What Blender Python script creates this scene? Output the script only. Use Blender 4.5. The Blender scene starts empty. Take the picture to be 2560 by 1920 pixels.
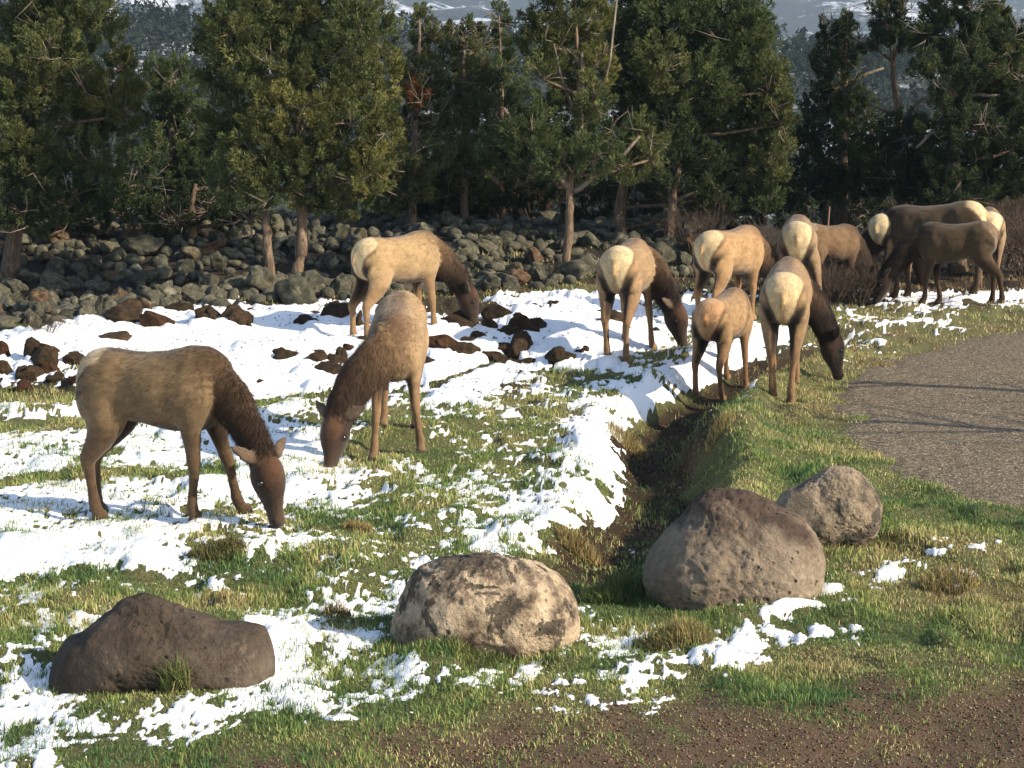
import bpy, math, random
import numpy as np
from mathutils import Vector, kdtree

# ------------------------------------------------------------------ camera, sky, sun, exposure
sc = bpy.context.scene
COL = sc.collection
W0, H0 = 2560.0, 1920.0
FPX = 4777.0                       # focal length in photo pixels
CAMH = 3.48
HORIZ = 220.0
PITCH = math.atan((H0 / 2 - HORIZ) / FPX)
cam = bpy.data.cameras.new("camera")
cam.sensor_width = 36.0
cam.lens = 36.0 * FPX / W0
cam.clip_start = 0.1
cam.clip_end = 20000
cam_o = bpy.data.objects.new("camera", cam)
cam_o.location = (0, 0, CAMH)
cam_o.rotation_euler = (math.pi / 2 - PITCH, 0, 0)
COL.objects.link(cam_o)
sc.camera = cam_o

SUN_EL, SUN_PHI = math.radians(29), math.radians(24)   # phi: degrees from +X towards the camera
SD = Vector((math.cos(SUN_PHI) * math.cos(SUN_EL), -math.sin(SUN_PHI) * math.cos(SUN_EL), math.sin(SUN_EL)))
world = bpy.data.worlds.new("World")
sc.world = world
world.use_nodes = True
wn = world.node_tree
wn.nodes.clear()
sky = wn.nodes.new("ShaderNodeTexSky")
sky.sky_type = 'NISHITA'
sky.sun_disc = False
sky.sun_elevation = SUN_EL
sky.sun_rotation = math.atan2(SD.x, SD.y)
bgn = wn.nodes.new("ShaderNodeBackground")
bgn.inputs[1].default_value = 0.11
wo = wn.nodes.new("ShaderNodeOutputWorld")
wn.links.new(sky.outputs[0], bgn.inputs[0])
wn.links.new(bgn.outputs[0], wo.inputs[0])
sun = bpy.data.lights.new("sun", 'SUN')
sun.energy = 4.6
sun.angle = math.radians(0.6)
sun.color = (1.0, 0.87, 0.68)
sun_o = bpy.data.objects.new("sun", sun)
sun_o.rotation_euler = SD.to_track_quat('Z', 'Y').to_euler()
sun_o.location = (30, -15, 20)
COL.objects.link(sun_o)
sc.view_settings.view_transform = 'Standard'
sc.view_settings.look = 'None'
sc.view_settings.exposure = 1.08
sc.view_settings.gamma = 1.0
sc.view_settings.use_curve_mapping = False
sc.cycles.use_denoising = True
sc.cycles.max_bounces = 6
sc.cycles.volume_bounces = 0

rng = np.random.default_rng(7)
random.seed(7)

# ------------------------------------------------------------------ projection helpers (layout only)
CP, SP = math.cos(PITCH), math.sin(PITCH)


def project(x, y, z):
    dz = z - CAMH
    c = y * CP - dz * SP
    u = y * SP + dz * CP
    return W0 / 2 + FPX * x / c, H0 / 2 - FPX * u / c


def raydir(px, py):
    a = (np.asarray(px, float) - W0 / 2) / FPX
    b = -(np.asarray(py, float) - H0 / 2) / FPX
    return a, CP + b * SP, -SP + b * CP       # forward component is 1


def at_z(px, py, z=0.0):
    dx, dy, dz = raydir(px, py)
    t = (z - CAMH) / dz
    return dx * t, dy * t


def at_c(px, py, c):
    dx, dy, dz = raydir(px, py)
    return Vector((float(dx * c), float(dy * c), float(CAMH + dz * c)))


# ------------------------------------------------------------------ noise
def _h(ix, iy, iz, seed):
    n = (ix.astype(np.int64) * 374761393 + iy.astype(np.int64) * 668265263 + iz.astype(np.int64) * 2147483647 + seed * 1274126177) & 0xffffffff
    n = ((n ^ (n >> 13)) * 1274126177) & 0xffffffff
    n = ((n ^ (n >> 16)) * 2246822519) & 0xffffffff
    return ((n ^ (n >> 15)) & 0xffff) / 65535.0


def noise2(x, y, seed=0):
    ix, iy = np.floor(x), np.floor(y)
    fx, fy = x - ix, y - iy
    fx = fx * fx * (3 - 2 * fx)
    fy = fy * fy * (3 - 2 * fy)
    z = np.zeros_like(ix)
    a = _h(ix, iy, z, seed)
    b = _h(ix + 1, iy, z, seed)
    c = _h(ix, iy + 1, z, seed)
    d = _h(ix + 1, iy + 1, z, seed)
    return (a * (1 - fx) + b * fx) * (1 - fy) + (c * (1 - fx) + d * fx) * fy


def fbm2(x, y, seed=0, octv=4, gain=0.5):
    s, a, t = 0.0, 1.0, 0.0
    for i in range(octv):
        s = s + a * noise2(x + 17.3 * i, y - 9.1 * i, seed + i)
        t += a
        a *= gain
        x, y = x * 2.03, y * 2.03
    return s / t


def noise3(p, seed=0):
    i = np.floor(p)
    f = p - i
    f = f * f * (3 - 2 * f)
    r = 0
    for dx in (0, 1):
        for dy in (0, 1):
            for dz in (0, 1):
                w = (f[:, 0] if dx else 1 - f[:, 0]) * (f[:, 1] if dy else 1 - f[:, 1]) * (f[:, 2] if dz else 1 - f[:, 2])
                r = r + w * _h(i[:, 0] + dx, i[:, 1] + dy, i[:, 2] + dz, seed)
    return r


def fbm3(p, seed=0, octv=4, gain=0.5):
    s, a, t = 0.0, 1.0, 0.0
    for k in range(octv):
        s = s + a * noise3(p + 11.7 * k, seed + k)
        t += a
        a *= gain
        p = p * 2.03
    return s / t


def sstep(a, b, x):
    t = np.clip((x - a) / (b - a), 0, 1)
    return t * t * (3 - 2 * t)


# ------------------------------------------------------------------ mesh helpers
def mesh_np(name, v, f, col=None, smooth=True, mat=None):
    me = bpy.data.meshes.new(name)
    v = np.ascontiguousarray(v, dtype=np.float32)
    f = np.ascontiguousarray(f, dtype=np.int32)
    k = f.shape[1]
    me.vertices.add(len(v))
    me.vertices.foreach_set("co", v.ravel())
    me.loops.add(f.size)
    me.loops.foreach_set("vertex_index", f.ravel())
    me.polygons.add(len(f))
    me.polygons.foreach_set("loop_start", np.arange(0, f.size, k, dtype=np.int32))
    me.polygons.foreach_set("loop_total", np.full(len(f), k, dtype=np.int32))
    if smooth:
        me.polygons.foreach_set("use_smooth", np.ones(len(f), dtype=bool))
    me.update(calc_edges=True)
    if col is not None:
        set_col(me, col)
    if mat is not None:
        me.materials.append(mat)
    return me


def set_col(me, col, name="Col"):
    c = np.ones((len(me.vertices), 4), dtype=np.float32)
    c[:, :col.shape[1]] = col
    a = me.attributes.new(name, 'FLOAT_COLOR', 'POINT')
    a.data.foreach_set("color", c.ravel())


def obj(name, me, parent=None, loc=None, **props):
    o = bpy.data.objects.new(name, me)
    COL.objects.link(o)
    if parent is not None:
        o.parent = parent
    if loc is not None:
        o.location = loc
    for k, val in props.items():
        o[k] = val
    return o


def empty(name, loc, label, category, group=None):
    o = bpy.data.objects.new(name, None)
    o.empty_display_size = 0.2
    o.location = loc
    COL.objects.link(o)
    o["label"] = label
    o["category"] = category
    if group:
        o["group"] = group
    return o


def tube(pts, rad, n=6, close=True):
    """verts, quads-as-tris of a tapered tube through pts"""
    pts = [Vector(p) for p in pts]
    V, Fc = [], []
    ref = Vector((0.31, 0.2, 0.93))
    for i, p in enumerate(pts):
        t = (pts[min(i + 1, len(pts) - 1)] - pts[max(i - 1, 0)])
        if t.length < 1e-9:
            t = Vector((0, 0, 1))
        t.normalize()
        u = t.cross(ref)
        if u.length < 0.1:
            u = t.cross(Vector((1, 0, 0)))
        u.normalize()
        w = t.cross(u)
        for k in range(n):
            a = 2 * math.pi * k / n
            V.append(p + (u * math.cos(a) + w * math.sin(a)) * rad[i])
    for i in range(len(pts) - 1):
        for k in range(n):
            a, b = i * n + k, i * n + (k + 1) % n
            Fc.append((a, b, b + n))
            Fc.append((a, b + n, a + n))
    if close:
        e = (len(pts) - 1) * n
        for k in range(1, n - 1):
            Fc.append((e, e + k, e + k + 1))
            Fc.append((0, k + 1, k))
    return V, Fc


class Acc:
    """collects pieces of ONE part"""

    def __init__(self):
        self.v, self.f = [], []

    def add(self, v, f):
        o = len(self.v)
        self.v.extend([tuple(q) for q in v])
        self.f.extend([tuple(i + o for i in t) for t in f])

    def mesh(self, name, mat, smooth=True, col=None):
        return mesh_np(name, np.array(self.v), np.array(self.f), col=col, smooth=smooth, mat=mat)


# ------------------------------------------------------------------ materials
def new_mat(name):
    m = bpy.data.materials.new(name)
    m.use_nodes = True
    nt = m.node_tree
    b = nt.nodes["Principled BSDF"]
    b.inputs["Roughness"].default_value = 0.9
    b.inputs["Specular IOR Level"].default_value = 0.2
    return m, nt, b


def nd(nt, t, **kw):
    n = nt.nodes.new(t)
    for k, val in kw.items():
        setattr(n, k, val)
    return n


def ramp(nt, fac, stops):
    r = nd(nt, "ShaderNodeValToRGB")
    e = r.color_ramp.elements
    while len(e) < len(stops):
        e.new(0.5)
    for q, (p, c) in zip(e, stops):
        q.position = p
        q.color = (c[0], c[1], c[2], 1) if not isinstance(c, (int, float)) else (c, c, c, 1)
    nt.links.new(fac, r.inputs[0])
    return r.outputs[0]


def mixc(nt, fac, a, b, mode='MIX'):
    m = nd(nt, "ShaderNodeMix", data_type='RGBA', blend_type=mode)
    for s, val in ((0, fac), (6, a), (7, b)):
        if isinstance(val, (int, float)):
            m.inputs[s].default_value = val
        elif isinstance(val, tuple):
            m.inputs[s].default_value = (*val, 1)
        else:
            nt.links.new(val, m.inputs[s])
    return m.outputs[2]


def noise_n(nt, scale, detail=6, rough=0.6, coord='Object', dist=0.0, sx=None):
    tc = nd(nt, "ShaderNodeTexCoord")
    out = tc.outputs[coord]
    if sx:
        mp = nd(nt, "ShaderNodeMapping")
        mp.inputs['Scale'].default_value = sx
        nt.links.new(out, mp.inputs[0])
        out = mp.outputs[0]
    n = nd(nt, "ShaderNodeTexNoise")
    n.inputs['Scale'].default_value = scale
    n.inputs['Detail'].default_value = detail
    n.inputs['Roughness'].default_value = rough
    n.inputs['Distortion'].default_value = dist
    nt.links.new(out, n.inputs['Vector'])
    return n.outputs[0]


def voro_n(nt, scale, coord='Object', feature='F1', rnd=1.0):
    tc = nd(nt, "ShaderNodeTexCoord")
    n = nd(nt, "ShaderNodeTexVoronoi", feature=feature)
    n.inputs['Scale'].default_value = scale
    n.inputs['Randomness'].default_value = rnd
    nt.links.new(tc.outputs[coord], n.inputs['Vector'])
    return n


def bump(nt, b, height, strength=0.5, dist=0.02):
    bp = nd(nt, "ShaderNodeBump")
    bp.inputs['Strength'].default_value = strength
    bp.inputs['Distance'].default_value = dist
    nt.links.new(height, bp.inputs['Height'])
    nt.links.new(bp.outputs[0], b.inputs['Normal'])


def math_n(nt, op, a, b):
    m = nd(nt, "ShaderNodeMath", operation=op)
    for i, val in enumerate((a, b)):
        if isinstance(val, (int, float)):
            m.inputs[i].default_value = val
        else:
            nt.links.new(val, m.inputs[i])
    return m.outputs[0]


def attr(nt, name="Col"):
    a = nd(nt, "ShaderNodeAttribute", attribute_name=name)
    return a.outputs[0]


def mat_ground():
    m, nt, b = new_mat("soil_and_thatch")
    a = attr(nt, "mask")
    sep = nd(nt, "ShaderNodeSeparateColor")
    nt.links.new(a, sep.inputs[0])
    n1 = noise_n(nt, 9, 8, 0.7)
    n2 = noise_n(nt, 85, 8, 0.8)
    thatch = ramp(nt, n2, [(0.34, (0.030, 0.028, 0.012)), (0.5, (0.115, 0.112, 0.045)), (0.66, (0.27, 0.25, 0.12))])
    dirt = ramp(nt, n2, [(0.25, (0.034, 0.020, 0.014)), (0.5, (0.135, 0.086, 0.055)), (0.72, (0.27, 0.185, 0.12))])
    dirt = mixc(nt, ramp(nt, n1, [(0.35, 0.0), (0.7, 0.5)]), dirt, (0.05, 0.03, 0.02))
    brown = ramp(nt, n2, [(0.25, (0.010, 0.006, 0.004)), (0.6, (0.045, 0.026, 0.014)), (0.8, (0.12, 0.075, 0.038))])
    c = mixc(nt, sep.outputs[0], thatch, dirt)
    c = mixc(nt, sep.outputs[2], c, brown)
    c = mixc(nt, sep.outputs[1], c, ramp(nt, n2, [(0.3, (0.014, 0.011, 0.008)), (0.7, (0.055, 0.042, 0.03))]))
    nt.links.new(c, b.inputs['Base Color'])
    bump(nt, b, math_n(nt, 'ADD', n2, n1), 0.9, 0.03)
    return m


def mat_snow():
    m, nt, b = new_mat("snow")
    n = noise_n(nt, 45, 6, 0.65)
    n2 = noise_n(nt, 6, 4, 0.5)
    c = mixc(nt, n2, (0.80, 0.82, 0.85), (0.87, 0.87, 0.87))
    nt.links.new(c, b.inputs['Base Color'])
    b.inputs['Roughness'].default_value = 0.75
    bump(nt, b, n, 0.5, 0.02)
    return m


def mat_road():
    m, nt, b = new_mat("gravel_road")
    v = voro_n(nt, 48)
    n = noise_n(nt, 2.0, 5, 0.6)
    n3 = noise_n(nt, 40, 4, 0.7)
    sepc = nd(nt, "ShaderNodeSeparateColor")
    nt.links.new(v.outputs['Color'], sepc.inputs[0])
    st = ramp(nt, sepc.outputs[0], [(0.0, (0.040, 0.030, 0.019)), (0.5, (0.135, 0.104, 0.066)), (0.85, (0.26, 0.205, 0.135)), (1.0, (0.46, 0.38, 0.27))])
    c = mixc(nt, ramp(nt, n, [(0.4, 0.0), (0.75, 0.5)]), st, (0.17, 0.134, 0.088))
    c = mixc(nt, ramp(nt, n3, [(0.4, 0.0), (0.7, 0.5)]), c, (0.05, 0.042, 0.034))
    nt.links.new(c, b.inputs['Base Color'])
    bump(nt, b, math_n(nt, 'ADD', math_n(nt, 'MULTIPLY', v.outputs['Distance'], -1.0), n3), 0.8, 0.015)
    return m


def mat_attr(name, rough=0.85, trans=0.0, spec=0.15, obj_rand=0.0):
    m, nt, b = new_mat(name)
    c = attr(nt)
    if obj_rand:
        oi = nd(nt, "ShaderNodeObjectInfo")
        c = mixc(nt, 1.0, c, ramp(nt, oi.outputs['Random'], [(0, (1 - obj_rand,) * 3), (1, (1 + obj_rand,) * 3)]), 'MULTIPLY')
    nt.links.new(c, b.inputs['Base Color'])
    b.inputs['Roughness'].default_value = rough
    b.inputs['Specular IOR Level'].default_value = spec
    if trans:
        out = nt.nodes["Material Output"]
        t = nd(nt, "ShaderNodeBsdfTranslucent")
        nt.links.new(c, t.inputs[0])
        mx = nd(nt, "ShaderNodeMixShader")
        mx.inputs[0].default_value = trans
        nt.links.new(b.outputs[0], mx.inputs[1])
        nt.links.new(t.outputs[0], mx.inputs[2])
        nt.links.new(mx.outputs[0], out.inputs[0])
    return m


def mat_fur():
    m, nt, b = new_mat("fur_coat")
    c = attr(nt)
    n = noise_n(nt, 60, 4, 0.7, sx=(0.35, 1.0, 0.6))
    n2 = noise_n(nt, 7, 4, 0.6)
    k = ramp(nt, n, [(0.25, (0.78, 0.77, 0.75)), (0.75, (1.18, 1.18, 1.18))])
    c = mixc(nt, 0.85, c, k, 'MULTIPLY')
    c = mixc(nt, 0.6, c, ramp(nt, n2, [(0.3, (0.78, 0.74, 0.7)), (0.7, (1.15, 1.15, 1.15))]), 'MULTIPLY')
    nt.links.new(c, b.inputs['Base Color'])
    b.inputs['Roughness'].default_value = 0.8
    b.inputs['Specular IOR Level'].default_value = 0.12
    b.inputs['Sheen Weight'].default_value = 0.15
    bump(nt, b, n, 0.7, 0.012)
    return m


def mat_rock(name, stops, lichen, lichen_lo=0.5, lichen_hi=0.62, pit=0.8, scale=6.0, rand=True, pitscale=18, cap=0.0):
    m, nt, b = new_mat(name)
    tc = nd(nt, "ShaderNodeTexCoord")
    vec = tc.outputs['Object']
    oi = None
    if rand:
        oi = nd(nt, "ShaderNodeObjectInfo")
        va = nd(nt, "ShaderNodeVectorMath", operation='MULTIPLY_ADD')
        cmb = nd(nt, "ShaderNodeCombineXYZ")
        for i in range(3):
            nt.links.new(oi.outputs['Random'], cmb.inputs[i])
        nt.links.new(cmb.outputs[0], va.inputs[0])
        va.inputs[1].default_value = (31, 17, 23)
        nt.links.new(vec, va.inputs[2])
        vec = va.outputs[0]

    def nz(s, d=6, r=0.6, dist=0.0):
        n = nd(nt, "ShaderNodeTexNoise")
        n.inputs['Scale'].default_value = s
        n.inputs['Detail'].default_value = d
        n.inputs['Roughness'].default_value = r
        n.inputs['Distortion'].default_value = dist
        nt.links.new(vec, n.inputs['Vector'])
        return n.outputs[0]
    n1, n2, n3 = nz(scale, 8, 0.65), nz(scale * 0.7, 7, 0.7, 0.6), nz(scale * 9, 5, 0.7)
    c = ramp(nt, n1, stops)
    if rand:
        tint = ramp(nt, oi.outputs['Random'], [(0.0, (0.7, 0.72, 0.7)), (0.55, (1.0, 1.0, 1.0)), (0.82, (1.25, 1.22, 1.15)), (0.9, (1.35, 0.85, 0.68)), (1.0, (1.1, 0.75, 0.62))])
        c = mixc(nt, 1.0, c, tint, 'MULTIPLY')
    if cap:      # a weathered crust on the crown of the stone
        sx = nd(nt, "ShaderNodeSeparateXYZ")
        nt.links.new(tc.outputs['Object'], sx.inputs[0])
        n2 = math_n(nt, 'ADD', n2, math_n(nt, 'MULTIPLY', math_n(nt, 'SUBTRACT', sx.outputs[2], 0.42), cap))
    c = mixc(nt, ramp(nt, n2, [(lichen_lo, 0.0), (lichen_hi, 0.85)]), c, lichen)
    c = mixc(nt, 0.7, c, ramp(nt, n3, [(0.3, (0.55, 0.55, 0.55)), (0.7, (1.3, 1.3, 1.3))]), 'MULTIPLY')
    v = nd(nt, "ShaderNodeTexVoronoi")
    v.inputs['Scale'].default_value = pitscale
    nt.links.new(vec, v.inputs['Vector'])
    pits = ramp(nt, v.outputs['Distance'], [(0.10, 0.0), (0.26, 1.0)])
    gate = ramp(nt, nz(scale * 0.5, 3, 0.5), [(0.45, 1.0), (0.6, 0.0)])
    pits = mixc(nt, gate, pits, (1.0, 1.0, 1.0))
    c = mixc(nt, pit * 0.7, c, mixc(nt, 1.0, c, pits, 'MULTIPLY'))
    nt.links.new(c, b.inputs['Base Color'])
    b.inputs['Roughness'].default_value = 0.92
    bump(nt, b, math_n(nt, 'ADD', math_n(nt, 'ADD', n3, math_n(nt, 'MULTIPLY', n1, 2.0)), math_n(nt, 'MULTIPLY', pits, pit)), 0.8, 0.03)
    return m


def mat_bark(name, a, bcol, cc):
    m, nt, b = new_mat(name)
    n = noise_n(nt, 14, 8, 0.7, sx=(1.6, 1.6, 0.22), dist=0.5)
    nt.links.new(ramp(nt, n, [(0.3, a), (0.5, bcol), (0.72, cc)]), b.inputs['Base Color'])
    bump(nt, b, n, 1.0, 0.04)
    return m


def mat_flat(name, c, rough=0.6, spec=0.4):
    m, nt, b = new_mat(name)
    n = noise_n(nt, 30, 4, 0.6)
    nt.links.new(mixc(nt, n, tuple(x * 0.8 for x in c), tuple(x * 1.15 for x in c)), b.inputs['Base Color'])
    b.inputs['Roughness'].default_value = rough
    b.inputs['Specular IOR Level'].default_value = spec
    return m


M_GROUND, M_SNOW, M_ROAD = mat_ground(), mat_snow(), mat_road()
M_GRASS = mat_attr("grass_blade", 0.6, 0.25, 0.25)
M_LEAF = mat_attr("juniper_foliage", 0.8, 0.30, 0.08)
M_FUR = mat_fur()
M_HAIR = mat_attr("guard_hair", 0.7, 0.15, 0.15)
M_PILE = mat_rock("lichened_basalt", [(0.25, (0.030, 0.029, 0.021)), (0.5, (0.085, 0.080, 0.056)), (0.75, (0.17, 0.158, 0.112))], (0.24, 0.23, 0.16), 0.53, 0.68, 0.6, 3.0)
M_BANK = mat_rock("dark_lava_rock", [(0.25, (0.010, 0.007, 0.005)), (0.5, (0.038, 0.024, 0.013)), (0.75, (0.095, 0.058, 0.026))], (0.085, 0.058, 0.02), 0.55, 0.7, 0.6, 4.0)
M_BARK = mat_bark("juniper_bark", (0.04, 0.027, 0.019), (0.145, 0.10, 0.068), (0.32, 0.24, 0.165))
M_DEAD = mat_bark("grey_dead_wood", (0.07, 0.058, 0.046), (0.17, 0.14, 0.11), (0.30, 0.25, 0.20))
M_TWIG = mat_bark("brown_twig", (0.035, 0.025, 0.019), (0.085, 0.063, 0.048), (0.17, 0.13, 0.10))
M_EYE = mat_flat("dark_eye", (0.012, 0.008, 0.006), 0.12, 0.6)

# ------------------------------------------------------------------ the lie of the land
SNOWMAP = """
00002344244403255656475302256678
02657888986856458877686433445411
78997999999858778998756773430200
66589999986656676776347730310000
65689999986558885333568400100000
55689997886547653367861000000000
66678888666543323467510000000000
77788888887123213474100000000000
88888888887243222366100000000000
87777888876544443465100000000000
88888887876222436666100000000000
87788775211222357778700000000000
88888854553232687244000000000332
87778632442214493133100000043221
64222232235544000341000004351420
32111112147563000210000044110000
23453125766630000153002522100000
36630058866610000343105634300000
56300005866462002456458720000000
66630002885687555224421000000000
45423566775662212334200000000000
66577774111100000000000000000000
35664231000000000000000000000000
55100000000000000000000000000000
"""
SN = []
for ln in SNOWMAP.strip().split("\n"):
    ln = ln.replace(" ", "")
    ln = (ln + "0" * 32)[:32]
    SN.append([int(ch) / 10.0 for ch in ln])
SN = np.array(SN)


def map_lookup(M, px, py, x0=0, y0=720, cw=80, ch=50):
    u = np.clip((px - x0) / cw - 0.5, 0, M.shape[1] - 1.001)
    v = np.clip((py - y0) / ch - 0.5, 0, M.shape[0] - 1.001)
    iu, iv = u.astype(int), v.astype(int)
    fu, fv = u - iu, v - iv
    return (M[iv, iu] * (1 - fu) + M[iv, iu + 1] * fu) * (1 - fv) + (M[iv + 1, iu] * (1 - fu) + M[iv + 1, iu + 1] * fu) * fv


def seg_dist(x, y, pts):
    """distance to a polyline, and the position along it 0..1, and the side (+ right)"""
    best = np.full(x.shape, 1e9)
    tt = np.zeros(x.shape)
    side = np.zeros(x.shape)
    n = len(pts) - 1
    for i in range(n):
        ax, ay = pts[i]
        bx, by = pts[i + 1]
        dx, dy = bx - ax, by - ay
        t = np.clip(((x - ax) * dx + (y - ay) * dy) / (dx * dx + dy * dy), 0, 1)
        d = np.hypot(x - ax - t * dx, y - ay - t * dy)
        m = d < best
        best = np.where(m, d, best)
        tt = np.where(m, (i + t) / n, tt)
        side = np.where(m, np.sign((x - ax) * dy - (y - ay) * dx), side)
    return best, tt, side


DITCH_PX = [(1420, 1490), (1500, 1440), (1590, 1385), (1650, 1290), (1635, 1205), (1650, 1130), (1710, 1060), (1790, 1010), (1870, 965), (1960, 905), (2080, 850), (2200, 805)]
DITCH_Z = [-0.10, -0.22, -0.37, -0.46, -0.49, -0.49, -0.44, -0.37, -0.30, -0.20, -0.10, 0.0]
DITCH = [tuple(float(q) for q in at_z(p[0], p[1], z)) for p, z in zip(DITCH_PX, DITCH_Z)]
MOUND = [float(q) for q in at_z(1775, 1125, -0.2)]
DITCH_D = np.array([-z for z in DITCH_Z])
ROAD_PX = [(2700, 815), (2560, 825), (2390, 850), (2245, 893), (2115, 951), (2080, 1002), (2125, 1045), (2130, 1121), (2202, 1154), (2300, 1197), (2408, 1250), (2560, 1268), (2800, 1290), (4200, 1330), (4200, 780)]
ROADP = np.array([at_z(p[0], p[1], 0.0) for p in ROAD_PX])


def poly_sd(x, y, P):
    """signed distance to a polygon, positive inside"""
    d = np.full(x.shape, 1e9)
    ins = np.zeros(x.shape, bool)
    n = len(P)
    for i in range(n):
        ax, ay = P[i]
        bx, by = P[(i + 1) % n]
        dx, dy = bx - ax, by - ay
        t = np.clip(((x - ax) * dx + (y - ay) * dy) / (dx * dx + dy * dy), 0, 1)
        d = np.minimum(d, np.hypot(x - ax - t * dx, y - ay - t * dy))
        if abs(dy) > 1e-9:
            ins ^= ((ay > y) != (by > y)) & (x < dx * (y - ay) / dy + ax)
    return np.where(ins, d, -d)


def zground(x, y):
    x = np.asarray(x, float)
    y = np.asarray(y, float)
    px, py = project(x, y, np.zeros_like(x))
    py = np.where(y > 0.5, py, 5000)
    road = sstep(-0.5, 0.3, poly_sd(x, y, ROADP))
    z = (fbm2(x * 0.35, y * 0.35, 3, 3) - 0.5) * 0.20 * (1 - 0.8 * road)
    z = z + (fbm2(x * 2.2, y * 2.2, 9, 3) - 0.5) * 0.10 * (1 - 0.85 * road)
    # hummocks of turf in the foreground
    hm = sstep(0.52, 0.72, fbm2(x * 2.6, y * 1.6, 21, 2))
    z = z + hm * 0.06 * (1 - road) * (1 - sstep(1640, 1760, py))
    # snow covered bank on the left, falling away to the rocks behind it
    crest = np.interp(px, [-400, 0, 250, 400, 800, 1150, 1500, 1700], [850, 845, 830, 800, 785, 770, 745, 740])
    wl = sstep(1720, 1400, px)
    z = z + wl * 0.30 * sstep(crest + 190, crest + 15, py) * sstep(crest - 28, crest - 5, py)
    z = z + wl * 0.16 * (fbm2(x * 0.9, y * 0.9, 33, 3) - 0.5) * sstep(1000, 880, py)
    # the heap under the rocks
    back = sstep(1850, 1700, px)
    z = z + back * 0.72 * sstep(30.5, 38.0, y) * sstep(47, 40, y)
    # bank under the shrubs at the right
    z = z + (1 - back) * 0.35 * sstep(33, 40, y) * sstep(50, 42, y)
    # drop to the valley
    z = z - 6.0 * sstep(44, 75, y)
    # ditch
    d, t, side = seg_dist(x, y, DITCH)
    dep = np.interp(t, np.linspace(0, 1, len(DITCH_D)), DITCH_D)
    wob = (fbm2(x * 2.6, y * 2.6, 51, 3) - 0.5) * 0.28
    hw = np.interp(t, [0, 0.2, 0.6, 1], [0.55, 0.66, 0.74, 0.7]) * np.where(side > 0, 1.15, 0.95)
    f = 1 - np.where(side > 0, sstep(0.22, 0.95, (d + wob) / hw), sstep(0.15, 1.12, (d + 0.6 * wob) / hw))
    z = z - dep * f * 0.95
    z = z + dep * np.where(side > 0, 0.30, 0.06) * np.exp(-((d - hw * 1.15) / 0.22) ** 2) * (d > hw * 0.6)
    z = z + 0.24 * np.exp(-(((x - MOUND[0]) / 0.30) ** 2 + ((y - MOUND[1]) / 0.75) ** 2))
    return z


def gpoint(px, py):
    """where the photo's pixel meets the land"""
    z = 0.0
    for _ in range(8):
        x, y = at_z(px, py, z)
        z = 0.5 * z + 0.5 * float(zground(np.array([x]), np.array([y]))[0])
    return float(x), float(y), float(zground(np.array([x]), np.array([y]))[0])


STROKES = [  # turf and dark strips lying across the snow: polyline in photo pixels, half width, weight
    ([(-40, 1064), (127, 1060), (270, 1052)], 17, 0.62),
    ([(0, 1206), (90, 1194), (253, 1180), (434, 1180), (580, 1166)], 13, 0.7),
    ([(-40, 984), (108, 990), (235, 982)], 15, 0.75),
    ([(190, 1150), (300, 1128)], 7, 0.6),
    ([(640, 1010), (760, 990), (900, 985)], 9, 0.55),
    ([(1080, 962), (1218, 918), (1290, 900)], 9, 0.6),
    ([(640, 1050), (760, 1040), (820, 1060)], 11, 0.45),
    ([(900, 1110), (1050, 1120), (1100, 1150)], 30, 0.4),
]
SNOWBITS = [  # single bits of snow: pixel, half sizes
    (850, 1795, 52, 9), (742, 1780, 12, 8), (760, 1808, 12, 7), (2145, 985, 16, 6), (2385, 826, 40, 7), (2200, 855, 18, 7),
    (1575, 1415, 24, 26), (1498, 1400, 26, 34), (1432, 1452, 14, 26), (1580, 1378, 16, 9), (2132, 1570, 30, 14), (2050, 1580, 34, 14), (2000, 1598, 16, 8),
    (2080, 1475, 30, 16), (2230, 1440, 40, 22), (2420, 1435, 42, 14), (2385, 1462, 18, 12), (2345, 1380, 34, 10), (2440, 1368, 40, 6),
    (1420, 1705, 50, 8), (1590, 1695, 60, 8), (1690, 1655, 40, 8), (2120, 1500, 40, 8), (1990, 1510, 60, 8),
]


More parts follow.
